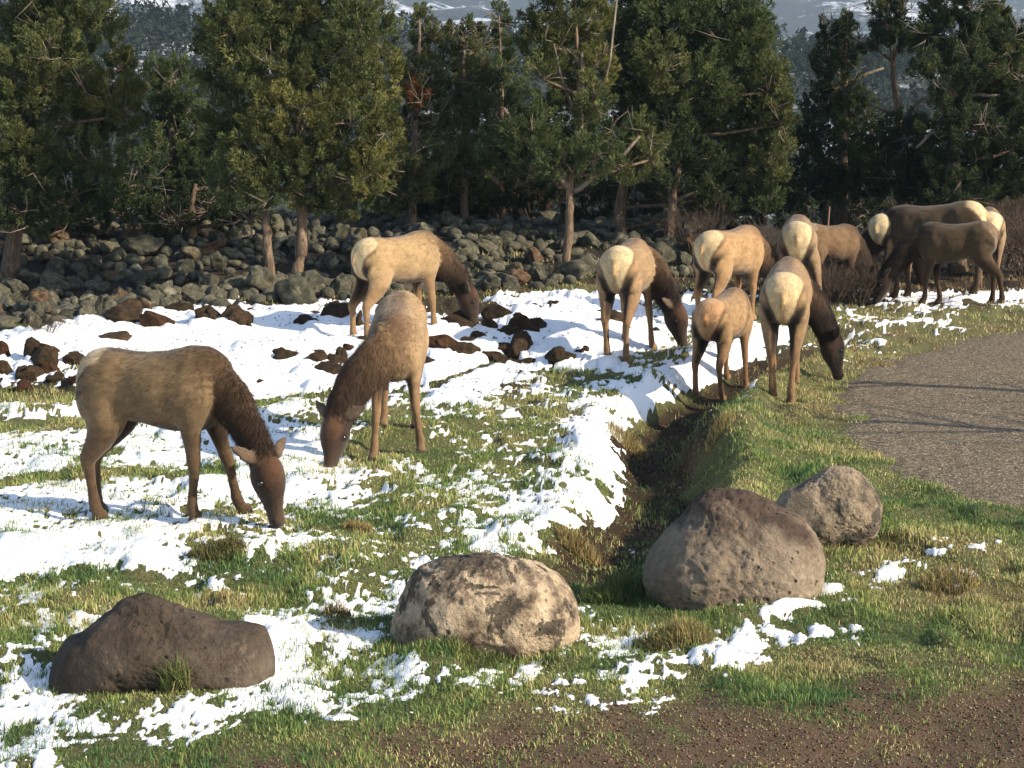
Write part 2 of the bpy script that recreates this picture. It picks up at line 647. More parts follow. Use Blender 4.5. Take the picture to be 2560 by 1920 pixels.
def snow_value(x, y, z):
    px, py = project(x, y, z)
    s = map_lookup(SN, px, py)
    s = s + 0.10 * sstep(600, 760, px) * sstep(1500, 1300, px) * sstep(1060, 1110, py) * sstep(1340, 1300, py)
    s = s * sstep(708, 735, py) * np.where(px > 1900, sstep(690, 715, py), 1)
    for pl, w, k in STROKES:
        d, _, _ = seg_dist(px, py, pl)
        s = s - k * sstep(w * 1.5, w * 0.4, d)
    for bx, by, rx, ry in SNOWBITS:
        s = s + 0.55 * sstep(1.5, 0.3, np.hypot((px - bx) / rx, (py - by) / ry))
    bank = sstep(985, 930, py) * sstep(1700, 1500, px)
    n = (fbm2(x * 2.8, y * 2.2, 71, 5, 0.66) - 0.5) * 2.0
    fine = (fbm2(x * 15, y * 9, 81, 4, 0.75) - 0.5) * 2.0
    left = sstep(950, 700, px) * sstep(990, 1030, py) * sstep(1400, 1330, py)
    dd_, tt_, sd_ = seg_dist(x, y, DITCH)
    s = s - 0.6 * sstep(0.42, 0.20, dd_) * (tt_ < 0.8) + 0.13 * (sd_ < 0) * sstep(0.42, 0.58, dd_) * sstep(1.25, 0.8, dd_) * sstep(0.12, 0.25, tt_)
    calm = sstep(0.95, 0.6, dd_) * sstep(0.95, 0.8, tt_)
    mid = sstep(1150, 1300, px) * sstep(1950, 1800, px) * sstep(930, 980, py)
    amp = (0.75 + 0.25 * mid - 0.42 * sstep(0.7, 0.95, s)) * (1 - 0.4 * bank)
    vs = s + amp * 0.6 * n - 0.47 + 0.09 * left
    v = vs + amp * (0.95 + 0.75 * left + 0.5 * mid) * (1 - 0.55 * bank) * (1 - 0.45 * calm) * fine
    lo = (s < 0.04) | (poly_sd(x, y, ROADP) > -0.05)
    return np.where(lo, -0.6, v), np.where(lo, -0.6, vs), bank


def snow_thick(x, y, z):
    v, vs, bank = snow_value(x, y, z)
    lump = fbm2(x * 9, y * 7.0, 91, 3, 0.5)
    soft = fbm2(x * 2.2, y * 2.0, 95, 3, 0.45)
    edge = sstep(0, 0.14, v)
    body = 0.008 + 0.042 * np.clip(vs, 0, 0.7) * (0.4 + 1.1 * lump)
    px, py = project(x, y, z)
    body = body * (1 - 0.45 * sstep(950, 700, px) * sstep(1400, 1330, py))
    body = body * (1 - 0.75 * bank) + bank * (0.030 + 0.085 * sstep(-0.05, 0.4, vs) * (0.5 + 0.9 * soft))
    return np.where(v > 0, edge * body, v * 0.12)


def fan(py_list, px_list):
    PX, PY = np.meshgrid(px_list, py_list)
    x, y = at_z(PX, PY, 0.0)
    return x, y


rows = np.concatenate([np.arange(3400, 2000, -60), np.arange(2000, 640, -4.6), np.arange(640, 560, -3), np.arange(560, 440, -6), np.arange(440, 400, -8)]).astype(float)
cols = np.concatenate([np.arange(-2400, -160, 45), np.arange(-160, 2720, 5.6), np.arange(2720, 5000, 45)]).astype(float)
GX, GY = fan(rows, cols)
GZ = zground(GX, GY)
GPX, GPY = project(GX, GY, GZ)
nr, nc = GX.shape
idx = np.arange(nr * nc).reshape(nr, nc)
QUADS = np.stack([idx[:-1, :-1], idx[:-1, 1:], idx[1:, 1:], idx[1:, :-1]], -1).reshape(-1, 4)

DIRT_X = [-600, 400, 560, 760, 960, 1200, 1450, 1700, 1900, 2100, 2350, 2560, 3200]
DIRT_Y = [2100, 1960, 1925, 1895, 1850, 1795, 1785, 1765, 1755, 1730, 1668, 1640, 1600]


def dirt_mask(x, y, px, py):
    d = py - np.interp(px, DIRT_X, DIRT_Y)
    n = (fbm2(x * 3.2, y * 2.2, 131, 5, 0.65) - 0.5) * 300
    return sstep(-70, 90, d + n)


def brown_mask(x, y, px, py):
    d, t, side = seg_dist(x, y, DITCH)
    dep = np.interp(t, np.linspace(0, 1, len(DITCH_D)), DITCH_D)
    d = np.where((side < 0) & (t < 0.45), d - 0.10, d)
    b = sstep(0.50, 0.22, d + (fbm2(x * 3, y * 3, 57, 3) - 0.5) * 0.55) * sstep(0.05, 0.25, dep)
    mnd = np.exp(-(((x - MOUND[0] + 0.08) / 0.22) ** 2 + ((y - MOUND[1]) / 0.6) ** 2))
    b = np.maximum(b, sstep(0.3, 0.6, mnd + (fbm2(x * 5, y * 5, 59, 3) - 0.5) * 0.5))
    bank = sstep(1015, 960, py) * sstep(1500, 1250, px)
    heap = sstep(30.0, 32, y)
    return np.clip(np.maximum(np.maximum(b, bank * 0.9), heap), 0, 1)


roadsd = poly_sd(GX, GY, ROADP) + (fbm2(GX * 2.5, GY * 2.5, 141, 5, 0.65) - 0.5) * 0.9
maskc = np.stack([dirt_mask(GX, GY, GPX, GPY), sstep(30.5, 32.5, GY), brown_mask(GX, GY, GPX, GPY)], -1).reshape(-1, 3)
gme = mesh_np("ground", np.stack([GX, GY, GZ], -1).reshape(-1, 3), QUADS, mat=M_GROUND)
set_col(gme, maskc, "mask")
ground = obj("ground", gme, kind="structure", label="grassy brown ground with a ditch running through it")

# snow lying on it
ST = snow_thick(GX, GY, GZ)
ST[GY > 33.5] = -0.2
keep = (ST.reshape(-1)[QUADS] > 0).any(1)
sub = QUADS[keep]
used, inv = np.unique(sub, return_inverse=True)
SZ = (GZ + ST).reshape(-1)
sv = np.stack([GX.reshape(-1), GY.reshape(-1), SZ], -1)[used]
obj("snow", mesh_np("snow", sv, inv.reshape(-1, 4), mat=M_SNOW), kind="structure", label="patchy melting white snow on the grass")

# gravel road
rz = (GZ + np.clip(roadsd, -0.3, 0.25) * 0.08)
rk = (roadsd.reshape(-1)[QUADS] > -0.05).any(1)
sub = QUADS[rk]
used, inv = np.unique(sub, return_inverse=True)
rv = np.stack([GX.reshape(-1), GY.reshape(-1), rz.reshape(-1)], -1)[used]
obj("road", mesh_np("road", rv, inv.reshape(-1, 4), mat=M_ROAD), kind="structure", label="grey brown gravel road bending at the right")


# ------------------------------------------------------------------ far hills
def zhill(x, y):
    dist = y
    z = np.interp(dist, [0, 45, 70, 130, 220, 300, 360, 430, 600, 900, 1300, 2000, 3000, 4200, 5200],
                  [-9, -9, -10, -12, -5, 6, 11, 6, -6, -8, 14, 80, 210, 400, 470])
    u = x / np.maximum(dist, 1)
    z = z + sstep(120, 300, dist) * sstep(600, 380, dist) * (np.interp(u, [-0.5, -0.25, -0.12, 0.02, 0.15, 0.3, 0.5], [2.5, 2, 1.5, 0.5, -0.5, -2.0, -2]))
    z = z + (fbm2(x / 70, y / 70, 201, 4) - 0.5) * np.interp(dist, [60, 150, 400, 1000, 4000], [1.0, 4, 8, 30, 120])
    return z


hr = np.concatenate([np.linspace(52, 130, 16), np.linspace(136, 460, 70), np.geomspace(480, 5200, 90)])
hu = np.linspace(-1.1, 1.1, 190)
U, D = np.meshgrid(hu, hr)
hx, hy = U * D, D
hz = zhill(hx, hy)
hi = np.arange(hx.size).reshape(hx.shape)
hq = np.stack([hi[:-1, :-1], hi[:-1, 1:], hi[1:, 1:], hi[1:, :-1]], -1).reshape(-1, 4)


def mat_hill():
    m, nt, b = new_mat("wooded_hillside")
    n = noise_n(nt, 0.012, 9, 0.68, sx=(0.5, 1.0, 2.0))
    n2 = noise_n(nt, 0.06, 8, 0.75)
    snow = ramp(nt, math_n(nt, 'ADD', math_n(nt, 'MULTIPLY', n, 0.65), math_n(nt, 'MULTIPLY', n2, 0.35)), [(0.52, 0.0), (0.57, 1.0)])
    wood = ramp(nt, n2, [(0.3, (0.018, 0.024, 0.018)), (0.7, (0.055, 0.06, 0.042))])
    nt.links.new(mixc(nt, snow, wood, (0.62, 0.64, 0.68)), b.inputs['Base Color'])
    bump(nt, b, n2, 0.6, 3.0)
    return m


obj("hills", mesh_np("hills", np.stack([hx, hy, hz], -1).reshape(-1, 3), hq, mat=mat_hill()), kind="structure", label="hazy wooded hillside with patches of snow")


# ------------------------------------------------------------------ rocks
def ico(sub):
    import bmesh
    bm = bmesh.new()
    bmesh.ops.create_icosphere(bm, subdivisions=sub, radius=1.0)
    v = np.array([q.co[:] for q in bm.verts])
    f = np.array([[q.index for q in t.verts] for t in bm.faces])
    bm.free()
    return v, f


ICO3, ICO2, ICO6, ICO4 = ico(3), ico(2), ico(6), ico(4)


def rock_variant(seed, base=ICO3, rough=0.42):
    v, f = base
    r = 0.8 + rough * (fbm3(v * 1.3 + seed * 7.7, seed, 3) - 0.5) * 2
    p = v * r[:, None]
    rg = np.random.default_rng(seed)
    for _ in range(9):                                   # flat facets
        n = rg.normal(size=3)
        n /= np.linalg.norm(n)
        h = rg.uniform(0.42, 0.8)
        d = p @ n - h
        p = p - np.outer(np.clip(d, 0, None) * 0.97, n)
    p = p + v * ((fbm3(p * 5 + seed, seed + 3, 3) - 0.5) * 0.10)[:, None]
    return p, f


PILE_MESH = []
for s in range(14):
    p, f = rock_variant(s + 1, ICO4, rough=0.6)
    PILE_MESH.append(mesh_np("rock", p, f, mat=M_PILE))
BANK_MESH = []
for s in range(8):
    p, f = rock_variant(s + 40, ICO4, rough=0.55)
    BANK_MESH.append(mesh_np("rock", p, f, mat=M_BANK))

pile_root = empty("rock_pile", (-2, 34, 0), "long heap of grey green lichened rocks under the juniper trees", "rock pile")
pts = []
grid = {}
rg = np.random.default_rng(11)
tries = 0
cand = []
while tries < 42000 and len(cand) < 1300:
    tries += 1
    py0 = rg.uniform(585, 850)
    pxx = rg.uniform(-160, 1780)
    lim = np.interp(pxx, [-400, 0, 250, 400, 800, 1150, 1500, 1780], [855, 850, 815, 790, 772, 750, 715, 690])
    if py0 > lim:
        continue
    x, y = at_z(pxx, py0, 0.25)
    if y > 41:
        continue
    front = (py0 - 585) / 250
    r = rg.uniform(0.08, 0.17) + max(0, rg.normal(0, 0.085)) + 0.12 * max(0, front) * rg.uniform(0, 1)
    ok = True
    for (qx, qy, qr) in cand:
        if abs(qx - x) < 0.8 and (qx - x) ** 2 + (qy - y) ** 2 < ((qr + r) * 0.66) ** 2:
            ok = False
            break
    if ok:
        cand.append((float(x), float(y), r))
cand.sort(key=lambda q: -q[2] / q[1])
acc_v, acc_f, off = [], [], 0
for i, (x, y, r) in enumerate(cand):
    z = float(zground(np.array([x]), np.array([y]))[0])
    sx, sy, sz = r * rg.uniform(0.85, 1.5), r * rg.uniform(0.7, 1.1), r * rg.uniform(0.6, 1.05)
    rot = (rg.uniform(-0.5, 0.5), rg.uniform(-0.5, 0.5), rg.uniform(0, 6.28))
    zz = z + r * rg.uniform(0.15, 0.5)
    if i < 290:
        o = obj("rock", PILE_MESH[i % 14], pile_root)
        o.location = (x + 2, y - 34, zz)
        o.rotation_euler = rot
        o.scale = (sx, sy, sz)
    else:
        p, f = rock_variant(100 + i % 9, ICO2)
        ca, sa = math.cos(rot[2]), math.sin(rot[2])
        q = p * np.array([sx, sy, sz])
        q = np.stack([q[:, 0] * ca - q[:, 1] * sa + x + 2, q[:, 0] * sa + q[:, 1] * ca + y - 34, q[:, 2] + zz], -1)
        acc_v.append(q)
        acc_f.append(f + off)
        off += len(q)
if acc_v:
    o = obj("small_rocks", mesh_np("small_rocks", np.concatenate(acc_v), np.concatenate(acc_f), mat=M_PILE), pile_root)
    o["kind"] = "stuff"

BANKROCKS = [(311, 800, 46, 24), (390, 812, 40, 20), (343, 780, 14, 9), (443, 780, 31, 13), (520, 800, 34, 24), (592, 808, 30, 25), (622, 826, 19, 12), (587, 772, 11, 8), (629, 783, 14, 7),
             (289, 856, 39, 18), (322, 837, 13, 8), (157, 803, 16, 13), (500, 868, 8, 13), (184, 902, 21, 13), (7, 882, 15, 14), (14, 928, 24, 15), (85, 880, 26, 20), (120, 885, 25, 17),
             (105, 905, 30, 22), (80, 938, 28, 14), (125, 926, 22, 16), (195, 953, 17, 10), (141, 946, 19, 8), (235, 975, 20, 9), (60, 972, 26, 9), (725, 787, 14, 7), (683, 776, 18, 6),
             (840, 795, 36, 23), (785, 788, 26, 11), (768, 812, 24, 14), (725, 809, 14, 6), (694, 823, 9, 8), (743, 848, 10, 7), (754, 857, 11, 7), (788, 854, 11, 7), (716, 902, 29, 18),
             (790, 905, 28, 18), (815, 930, 30, 15), (846, 905, 22, 18), (800, 890, 22, 10), (893, 820, 12, 22), (871, 880, 16, 14), (1038, 772, 20, 24), (1063, 872, 18, 16), (1105, 868, 42, 22),
             (1150, 880, 36, 16), (1186, 857, 29, 14), (1059, 920, 31, 15), (1146, 812, 42, 17), (1222, 818, 19, 14), (1251, 792, 33, 20), (1270, 839, 30, 14), (1236, 898, 32, 14), (1266, 878, 26, 12),
             (1315, 825, 38, 20), (1294, 872, 28, 24), (1392, 892, 33, 13), (1457, 885, 19, 8), (1341, 770, 14, 8), (1387, 767, 16, 9), (1406, 787, 20, 6), (1435, 808, 23, 8), (1526, 814, 42, 17),
             (1497, 788, 22, 9), (1396, 823, 12, 9), (1461, 906, 14, 6), (1291, 800, 14, 12), (1446, 772, 16, 5), (1641, 830, 11, 9), (1320, 905, 18, 7), (960, 905, 22, 12), (905, 860, 16, 10)]
_r = np.random.default_rng(5)
for _ in range(75):
    BANKROCKS.append((float(_r.uniform(-20, 1520)), float(_r.uniform(772, 965)), float(_r.uniform(4, 11)), float(_r.uniform(3, 7))))
bank_root = empty("snow_bank_rocks", (-1.5, 27, 0), "dark brown rocks poking out of the snow covered bank", "rocks")
for i, (px, py, rx, ry) in enumerate(BANKROCKS):
    x, y, z = gpoint(px, py + ry * 0.5)
    s = FPX / math.hypot(y, CAMH - z)
    a, b = rx / s * 1.6, ry / s * 2.4
    o = obj("rock", BANK_MESH[i % 8], bank_root)
    o.location = (x + 1.5, y - 27, z + b * 0.16)
    o.scale = (a, a * rg.uniform(0.75, 1.1), b)
    o.rotation_euler = (rg.uniform(-0.15, 0.15), rg.uniform(-0.15, 0.15), rg.uniform(-0.4, 0.4) + (math.pi if i % 3 else 0))


def boulder(name, label, px, py, lobes, depth, mat, seed, amp=0.06, pits=0.0):
    """px,py: pixel of the front foot of the stone; lobes: ellipsoids (cx,cy,cz,rx,ry,rz) in metres"""
    x, y, z = gpoint(px, py)
    y += depth
    z = float(zground(np.array([x]), np.array([y]))[0])
    v, f = ICO6
    R = np.zeros(len(v))
    c0 = np.array([0, 0, 0.28])
    k = 26.0
    acc = np.zeros(len(v))
    for cx, cy, cz, rx, ry, rz in lobes:
        s = np.array([rx, ry, rz])
        d = v / s
        o = (c0 - np.array([cx, cy, cz])) / s
        A = (d * d).sum(1)
        B = (d * o).sum(1)
        Cc = (o * o).sum() - 1
        disc = B * B - A * Cc
        t = np.where(disc > 0, (-B + np.sqrt(np.clip(disc, 0, None))) / A, 0.03)
        acc += np.exp(k * np.clip(t, 0.03, 3))
    R = np.log(acc / 1.0) / k
    n1 = fbm3(v * 2.2 + seed, seed, 5, 0.55) - 0.5
    n2 = fbm3(v * 9.0 + seed * 3, seed + 5, 3, 0.6) - 0.5
    n3 = np.abs(fbm3(v * 3.1 + seed * 2, seed + 21, 4) - 0.5)
    R = R + amp * 2.0 * n1 + amp * 0.4 * n2 - amp * 0.22 * sstep(0.03, 0.0, n3)
    if pits:
        cell = noise3(v * 34.0, seed + 9)
        gate = sstep(0.45, 0.62, noise3(v * 2.6 + 4.0, seed + 13))
        R = R - pits * sstep(0.72, 0.92, cell) * (0.15 + gate)
    p = v * R[:, None]
    rb = np.random.default_rng(seed)
    for _ in range(7):
        nn = rb.normal(size=3)
        nn[0] *= 0.45
        nn[2] = abs(nn[2]) * 0.5
        nn /= np.linalg.norm(nn)
        dd_ = p @ nn
        h = np.percentile(dd_, 98)
        p = p - np.outer(np.clip(dd_ - h, 0, None) * 0.75, nn)
    p = p + c0
    return obj(name, mesh_np(name, p, f, mat=mat), loc=(x, y, z), label=label, category="boulder", group="four boulders along the ditch")


MB1 = mat_rock("brown_boulder", [(0.25, (0.024, 0.018, 0.013)), (0.5, (0.060, 0.045, 0.034)), (0.75, (0.115, 0.09, 0.068))], (0.24, 0.19, 0.145), 0.58, 0.72, 0.8, 2.6, False, 13)
MB2 = mat_rock("pale_lichened_boulder", [(0.36, (0.06, 0.045, 0.034)), (0.45, (0.20, 0.15, 0.105)), (0.54, (0.42, 0.325, 0.22)), (0.75, (0.50, 0.405, 0.295))], (0.042, 0.036, 0.030), 0.505, 0.53, 0.7, 5.0, False, 20, 0.25)
MB3 = mat_rock("grey_brown_boulder", [(0.25, (0.10, 0.076, 0.055)), (0.5, (0.20, 0.155, 0.112)), (0.75, (0.31, 0.25, 0.185))], (0.040, 0.024, 0.019), 0.52, 0.66, 1.0, 2.4, False, 15, 0.85)
MB4 = mat_rock("weathered_boulder", [(0.3, (0.07, 0.058, 0.045)), (0.5, (0.25, 0.195, 0.135)), (0.75, (0.38, 0.30, 0.21))], (0.055, 0.050, 0.043), 0.51, 0.56, 0.8, 4.2, False, 20)

boulder("boulder", "long low dark brown boulder with a peaked left half at bottom left", 395, 1728,
        [(-0.42, 0, 0.08, 0.35, 0.36, 0.20), (-0.13, 0.03, 0.22, 0.23, 0.24, 0.30), (-0.22, 0, 0.14, 0.34, 0.33, 0.27), (0.08, 0.03, 0.15, 0.38, 0.26, 0.25), (0.40, 0.0, 0.13, 0.36, 0.28, 0.22), (0.0, 0, 0.12, 0.58, 0.33, 0.23)], 0.30, MB1, 3, 0.034, 0.012)
boulder("boulder", "pale boulder blotched with dark lichen at the near end of the ditch", 1215, 1648,
        [(-0.10, 0, 0.18, 0.46, 0.36, 0.40), (0.16, 0.02, 0.18, 0.42, 0.36, 0.37), (-0.3, 0, 0.06, 0.28, 0.3, 0.24), (0.36, 0, 0.14, 0.22, 0.26, 0.26)], 0.32, MB2, 8, 0.05, 0.012)
boulder("boulder", "largest grey brown boulder pitted with holes beside the ditch", 1850, 1508,
        [(-0.18, 0, 0.18, 0.46, 0.40, 0.38), (-0.04, 0.06, 0.36, 0.36, 0.33, 0.40), (0.24, 0, 0.22, 0.38, 0.38, 0.42), (0.1, 0, 0.2, 0.5, 0.4, 0.42)], 0.36, MB3, 14, 0.05, 0.022)
boulder("boulder", "smaller tan boulder behind the largest one near the gravel road", 2092, 1378,
        [(-0.16, 0, 0.14, 0.29, 0.26, 0.27), (0.05, 0.02, 0.22, 0.29, 0.26, 0.32), (0.15, 0, 0.18, 0.22, 0.24, 0.27)], 0.26, MB4, 21, 0.032, 0.010)


# ------------------------------------------------------------------ grass
def blades(x, y, z, ln, wd, lean, col, seg=2):
    """grass blades as thin bent strips: returns verts, tris, cols"""
    n = len(x)
    a = rng.uniform(0, 2 * np.pi, n)
    dx, dy = np.cos(a), np.sin(a)
    b = rng.uniform(0, 2 * np.pi, n)
    wx, wy = np.cos(b) * wd * 0.5, np.sin(b) * wd * 0.5
    P = np.stack([x, y, z], -1)
    wv = np.stack([wx, wy, np.zeros(n)], -1)
    up = ln * np.cos(lean)
    out = ln * np.sin(lean)
    m = P + np.stack([dx * out * 0.32, dy * out * 0.32, up * 0.62], -1)
    t = P + np.stack([dx * out, dy * out, up], -1)
    if seg == 1:
        V = np.stack([P - wv, P + wv, t], 1).reshape(-1, 3)
        return V, np.arange(n * 3).reshape(-1, 3), np.repeat(col, 3, axis=0)
    V = np.stack([P - wv, P + wv, m + wv * 0.8, m - wv * 0.8, t], 1).reshape(-1, 3)
    k = np.arange(n)[:, None] * 5
    F = np.stack([k + [0, 1, 2], k + [0, 2, 3], k + [3, 2, 4]], 1).reshape(-1, 3)
    c = np.repeat(col, 5, axis=0)
    return V, F, c


def grass_cols(x, y, px, py, n):
    yel = fbm2(x * 1.5, y * 1.5, 301, 4, 0.6)
    yel = yel + 0.16 * sstep(1900, 2050, px) * sstep(1300, 1000, py)                  # verge
    yel = yel + 0.22 * sstep(2200, 2400, px) * sstep(1300, 1400, py) * sstep(1560, 1480, py)
    yel = yel + 0.20 * np.exp(-(((px - 1330) / 190) ** 2 + ((py - 1020) / 60) ** 2))
    yel = yel + 0.25 * sstep(770, 740, py) + 0.12 * sstep(1500, 1700, px) * sstep(1000, 900, py)
    yel = yel - 0.14 * np.exp(-(((px - 1560) / 170) ** 2 + ((py - 1490) / 60) ** 2)) - 0.08 * sstep(1500, 1600, py) * sstep(1300, 400, px)  # first dip darkens the turf as the largest boulder's shadow, painted in
    q = yel + rng.normal(0, 0.13, n)
    green = np.array([0.092, 0.150, 0.044])
    dgreen = np.array([0.048, 0.098, 0.034])
    olive = np.array([0.20, 0.235, 0.062])
    straw = np.array([0.42, 0.37, 0.18])
    brown = np.array([0.20, 0.135, 0.06])
    s = np.stack([np.interp(q, [0.2, 0.42, 0.58, 0.74, 0.9], [dgreen[i], green[i], olive[i], straw[i], brown[i]]) for i in range(3)], -1)
    return s * rng.uniform(0.85, 1.65, (n, 1))


def scatter(n, y0, y1, x0=-200, x1=2760):
    """points spread evenly over the land seen between rows y0..y1 (photo pixels), by area"""
    ca, cb = CAMH * FPX / (y1 - HORIZ), CAMH * FPX / (y0 - HORIZ)
    c = np.sqrt(rng.uniform(ca * ca, cb * cb, n))
    u = rng.uniform((x0 - W0 / 2) / FPX, (x1 - W0 / 2) / FPX, n)
    x = u * c
    y = c * 1.0
    return x, y


GV, GF, GC, goff = [], [], [], 0
for (n, y0, y1, lmin, lmax, wd) in ((175000, 1480, 2010, 0.03, 0.085, 0.0055), (180000, 1130, 1480, 0.03, 0.085, 0.0075), (190000, 880, 1130, 0.03, 0.09, 0.011), (60000, 670, 880, 0.04, 0.11, 0.017)):
    x, y = scatter(n, y0, y1)
    z = zground(x, y)
    px, py = project(x, y, z)
    dm = dirt_mask(x, y, px, py)
    bm_ = brown_mask(x, y, px, py)
    t = snow_thick(x, y, z)
    rd = poly_sd(x, y, ROADP) + (fbm2(x * 2.5, y * 2.5, 141, 5, 0.65) - 0.5) * 0.9
    dens = (1 - 0.74 * dm) * (1 - 0.80 * bm_ * sstep(735, 760, py))
    dens = dens * sstep(0.12, -0.06, rd)
    dens = dens * (0.60 + 0.60 * sstep(0.3, 0.6, fbm2(x * 4.2, y * 3.2, 311, 3)))
    dens = dens * np.where(t > 0.05, 0.03, np.where(t > 0.022, 0.10, np.where(t > 0.0, 0.30, 1.0)))
    dens = dens * np.where((y > 30.6) & (px < 1170), 0, 1)
    k = rng.uniform(0, 1, n) < dens
    x, y, z, px, py, dm = x[k], y[k], z[k], px[k], py[k], dm[k]
    m = len(x)
    tall = fbm2(x * 3.0, y * 2.2, 321, 3)
    ln = rng.uniform(lmin, lmax, m) * (0.40 + 0.62 * sstep(0.35, 0.7, tall)) * (1 - 0.45 * dm)
    col = grass_cols(x, y, px, py, m)
    lean = np.clip(np.abs(rng.normal(0.55, 0.35, m)), 0, 1.35)
    V, F, c = blades(x, y, z - 0.004, ln, wd * rng.uniform(0.7, 1.3, m), lean, col, 1 if y1 <= 1130 else 2)
    GV.append(V)
    GF.append(F + goff)
    GC.append(c)
    goff += len(V)
obj("grass", mesh_np("grass", np.concatenate(GV), np.concatenate(GF), np.concatenate(GC), smooth=False, mat=M_GRASS), kind="stuff", category="grass",
    label="short green and straw coloured grass growing between the patches of snow")


def tussock(label, px, py, rpx, n, hgt, straw, dark=0.0):
    x0, y0, z0 = gpoint(px, py)
    s = FPX / y0
    R = rpx / s
    a = rng.uniform(0, 6.283, n)
    r = np.sqrt(rng.uniform(0, 1, n)) * R
    x, y = np.cos(a) * r, np.sin(a) * r * 0.8
    dome = np.sqrt(np.clip(1 - (r / R) ** 2, 0, 1))
    z = zground(x + x0, y + y0) - z0 + dome * hgt * 0.35
    ln = hgt * rng.uniform(0.5, 1.0, n) * (0.5 + 0.5 * dome)
    g, st, br = np.array([0.07, 0.11, 0.03]), np.array([0.40, 0.31, 0.13]), np.array([0.15, 0.09, 0.04])
    w = np.clip(straw + rng.normal(0, 0.3, n), 0, 1)[:, None]
    col = (g * (1 - w) + st * w) * rng.uniform(0.6, 1.25, (n, 1))
    kk = rng.uniform(0, 1, n) < dark
    col[kk] = br * rng.uniform(0.6, 1.2, (kk.sum(), 1))
    V, F, c = blades(x, y, z - 0.01, ln, np.full(n, max(0.006, 1.4 / s)), np.clip(rng.normal(0.6, 0.3, n), 0, 1.4), col)
    obj("grass_tussock", mesh_np("grass_tussock", V, F, c, smooth=False, mat=M_GRASS), loc=(x0, y0, z0), label=label, category="grass tussock", group="tussocks of grass between the boulders")


tussock("rounded straw yellow grass tussock between snow patches in front of the largest boulder", 1690, 1605, 95, 1500, 0.17, 0.62)
tussock("small orange straw tussock on the open turf below the head of the grazing elk", 895, 1325, 42, 500, 0.10, 0.95, 0.2)
tussock("dark green tussock ringed with snow above the long brown boulder", 545, 1395, 75, 900, 0.15, 0.1, 0.35)
tussock("tall green grass tuft growing against the front of the long brown boulder", 440, 1735, 40, 260, 0.24, 0.15)
tussock("brown dead grass tuft in the snow left of the pale blotched boulder", 840, 1545, 40, 260, 0.13, 0.5, 0.5)
tussock("dry golden grass hanging over the broken ditch edge behind the pale boulder", 1450, 1385, 60, 800, 0.16, 0.9, 0.3)
tussock("golden dead grass hanging over the ditch edge below the bank of speckled snow", 1570, 1120, 55, 700, 0.17, 0.85, 0.3)
tussock("pale straw tuft on the far side of the ditch below the grazing elk", 1800, 1060, 40, 350, 0.14, 0.85)
tussock("shaded dark green grass clump between the pale boulder and the largest boulder", 1520, 1500, 105, 1500, 0.15, 0.0)
tussock("straw coloured grass clump right of the smaller tan boulder near the dirt", 2370, 1470, 80, 900, 0.17, 0.8, 0.1)
tussock("green grass clump against the foot of the pale blotched boulder", 1190, 1655, 95, 700, 0.10, 0.05)

# clods and chips lying on bare dirt; stones on the road
def chips(n, y0, y1, test, r0, r1, cols, name, label, cat):
    x, y = scatter(n, y0, y1, -60, 2700)
    z = zground(x, y)
    px, py = project(x, y, z)
    k = test(x, y, px, py)
    x, y, z = x[k], y[k], z[k]
    m = len(x)
    r = rng.uniform(r0, r1, m) * rng.uniform(0.5, 1.3, m)
    oct_v = np.array([[1, 0, 0], [0, 1, 0], [-1, 0, 0], [0, -1, 0], [0, 0, 1], [0.0, 0, -1]], float)
    oct_f = np.array([[0, 1, 4], [1, 2, 4], [2, 3, 4], [3, 0, 4], [1, 0, 5], [2, 1, 5], [3, 2, 5], [0, 3, 5]])
    jit = oct_v[None] * rng.uniform(0.55, 1.25, (m, 6, 1)) * r[:, None, None] * np.array([1, 1, 0.6])
    a = rng.uniform(0, 6.28, m)
    ca, sa = np.cos(a)[:, None], np.sin(a)[:, None]
    V = np.stack([jit[..., 0] * ca - jit[..., 1] * sa + x[:, None], jit[..., 0] * sa + jit[..., 1] * ca + y[:, None], jit[..., 2] + z[:, None] + r[:, None] * 0.2], -1).reshape(-1, 3)
    F = (oct_f[None] + (np.arange(m) * 6)[:, None, None]).reshape(-1, 3)
    ci = rng.integers(0, len(cols), m)
    c = np.array(cols)[ci] * rng.uniform(0.6, 1.3, (m, 1))
    obj(name, mesh_np(name, V, F, np.repeat(c, 6, axis=0), smooth=False, mat=mat_attr(name + "_stone", 0.95)), kind="stuff", label=label, category=cat)


chips(26000, 1600, 2010, lambda x, y, px, py: dirt_mask(x, y, px, py) > rng.uniform(0.2, 1, len(x)), 0.004, 0.012,
      [(0.08, 0.042, 0.028), (0.12, 0.07, 0.046), (0.05, 0.028, 0.02), (0.16, 0.10, 0.07), (0.22, 0.17, 0.10), (0.10, 0.05, 0.03)], "soil_clods", "small reddish clods scattered over bare dirt", "soil")
chips(40000, 810, 1300, lambda x, y, px, py: poly_sd(x, y, ROADP) + (fbm2(x * 2.5, y * 2.5, 141, 5, 0.65) - 0.5) * 0.9 > -0.05, 0.007, 0.018,
      [(0.11, 0.088, 0.064), (0.18, 0.145, 0.105), (0.05, 0.04, 0.03), (0.32, 0.27, 0.20), (0.08, 0.063, 0.046)], "gravel", "loose grey brown gravel on the road surface", "gravel")


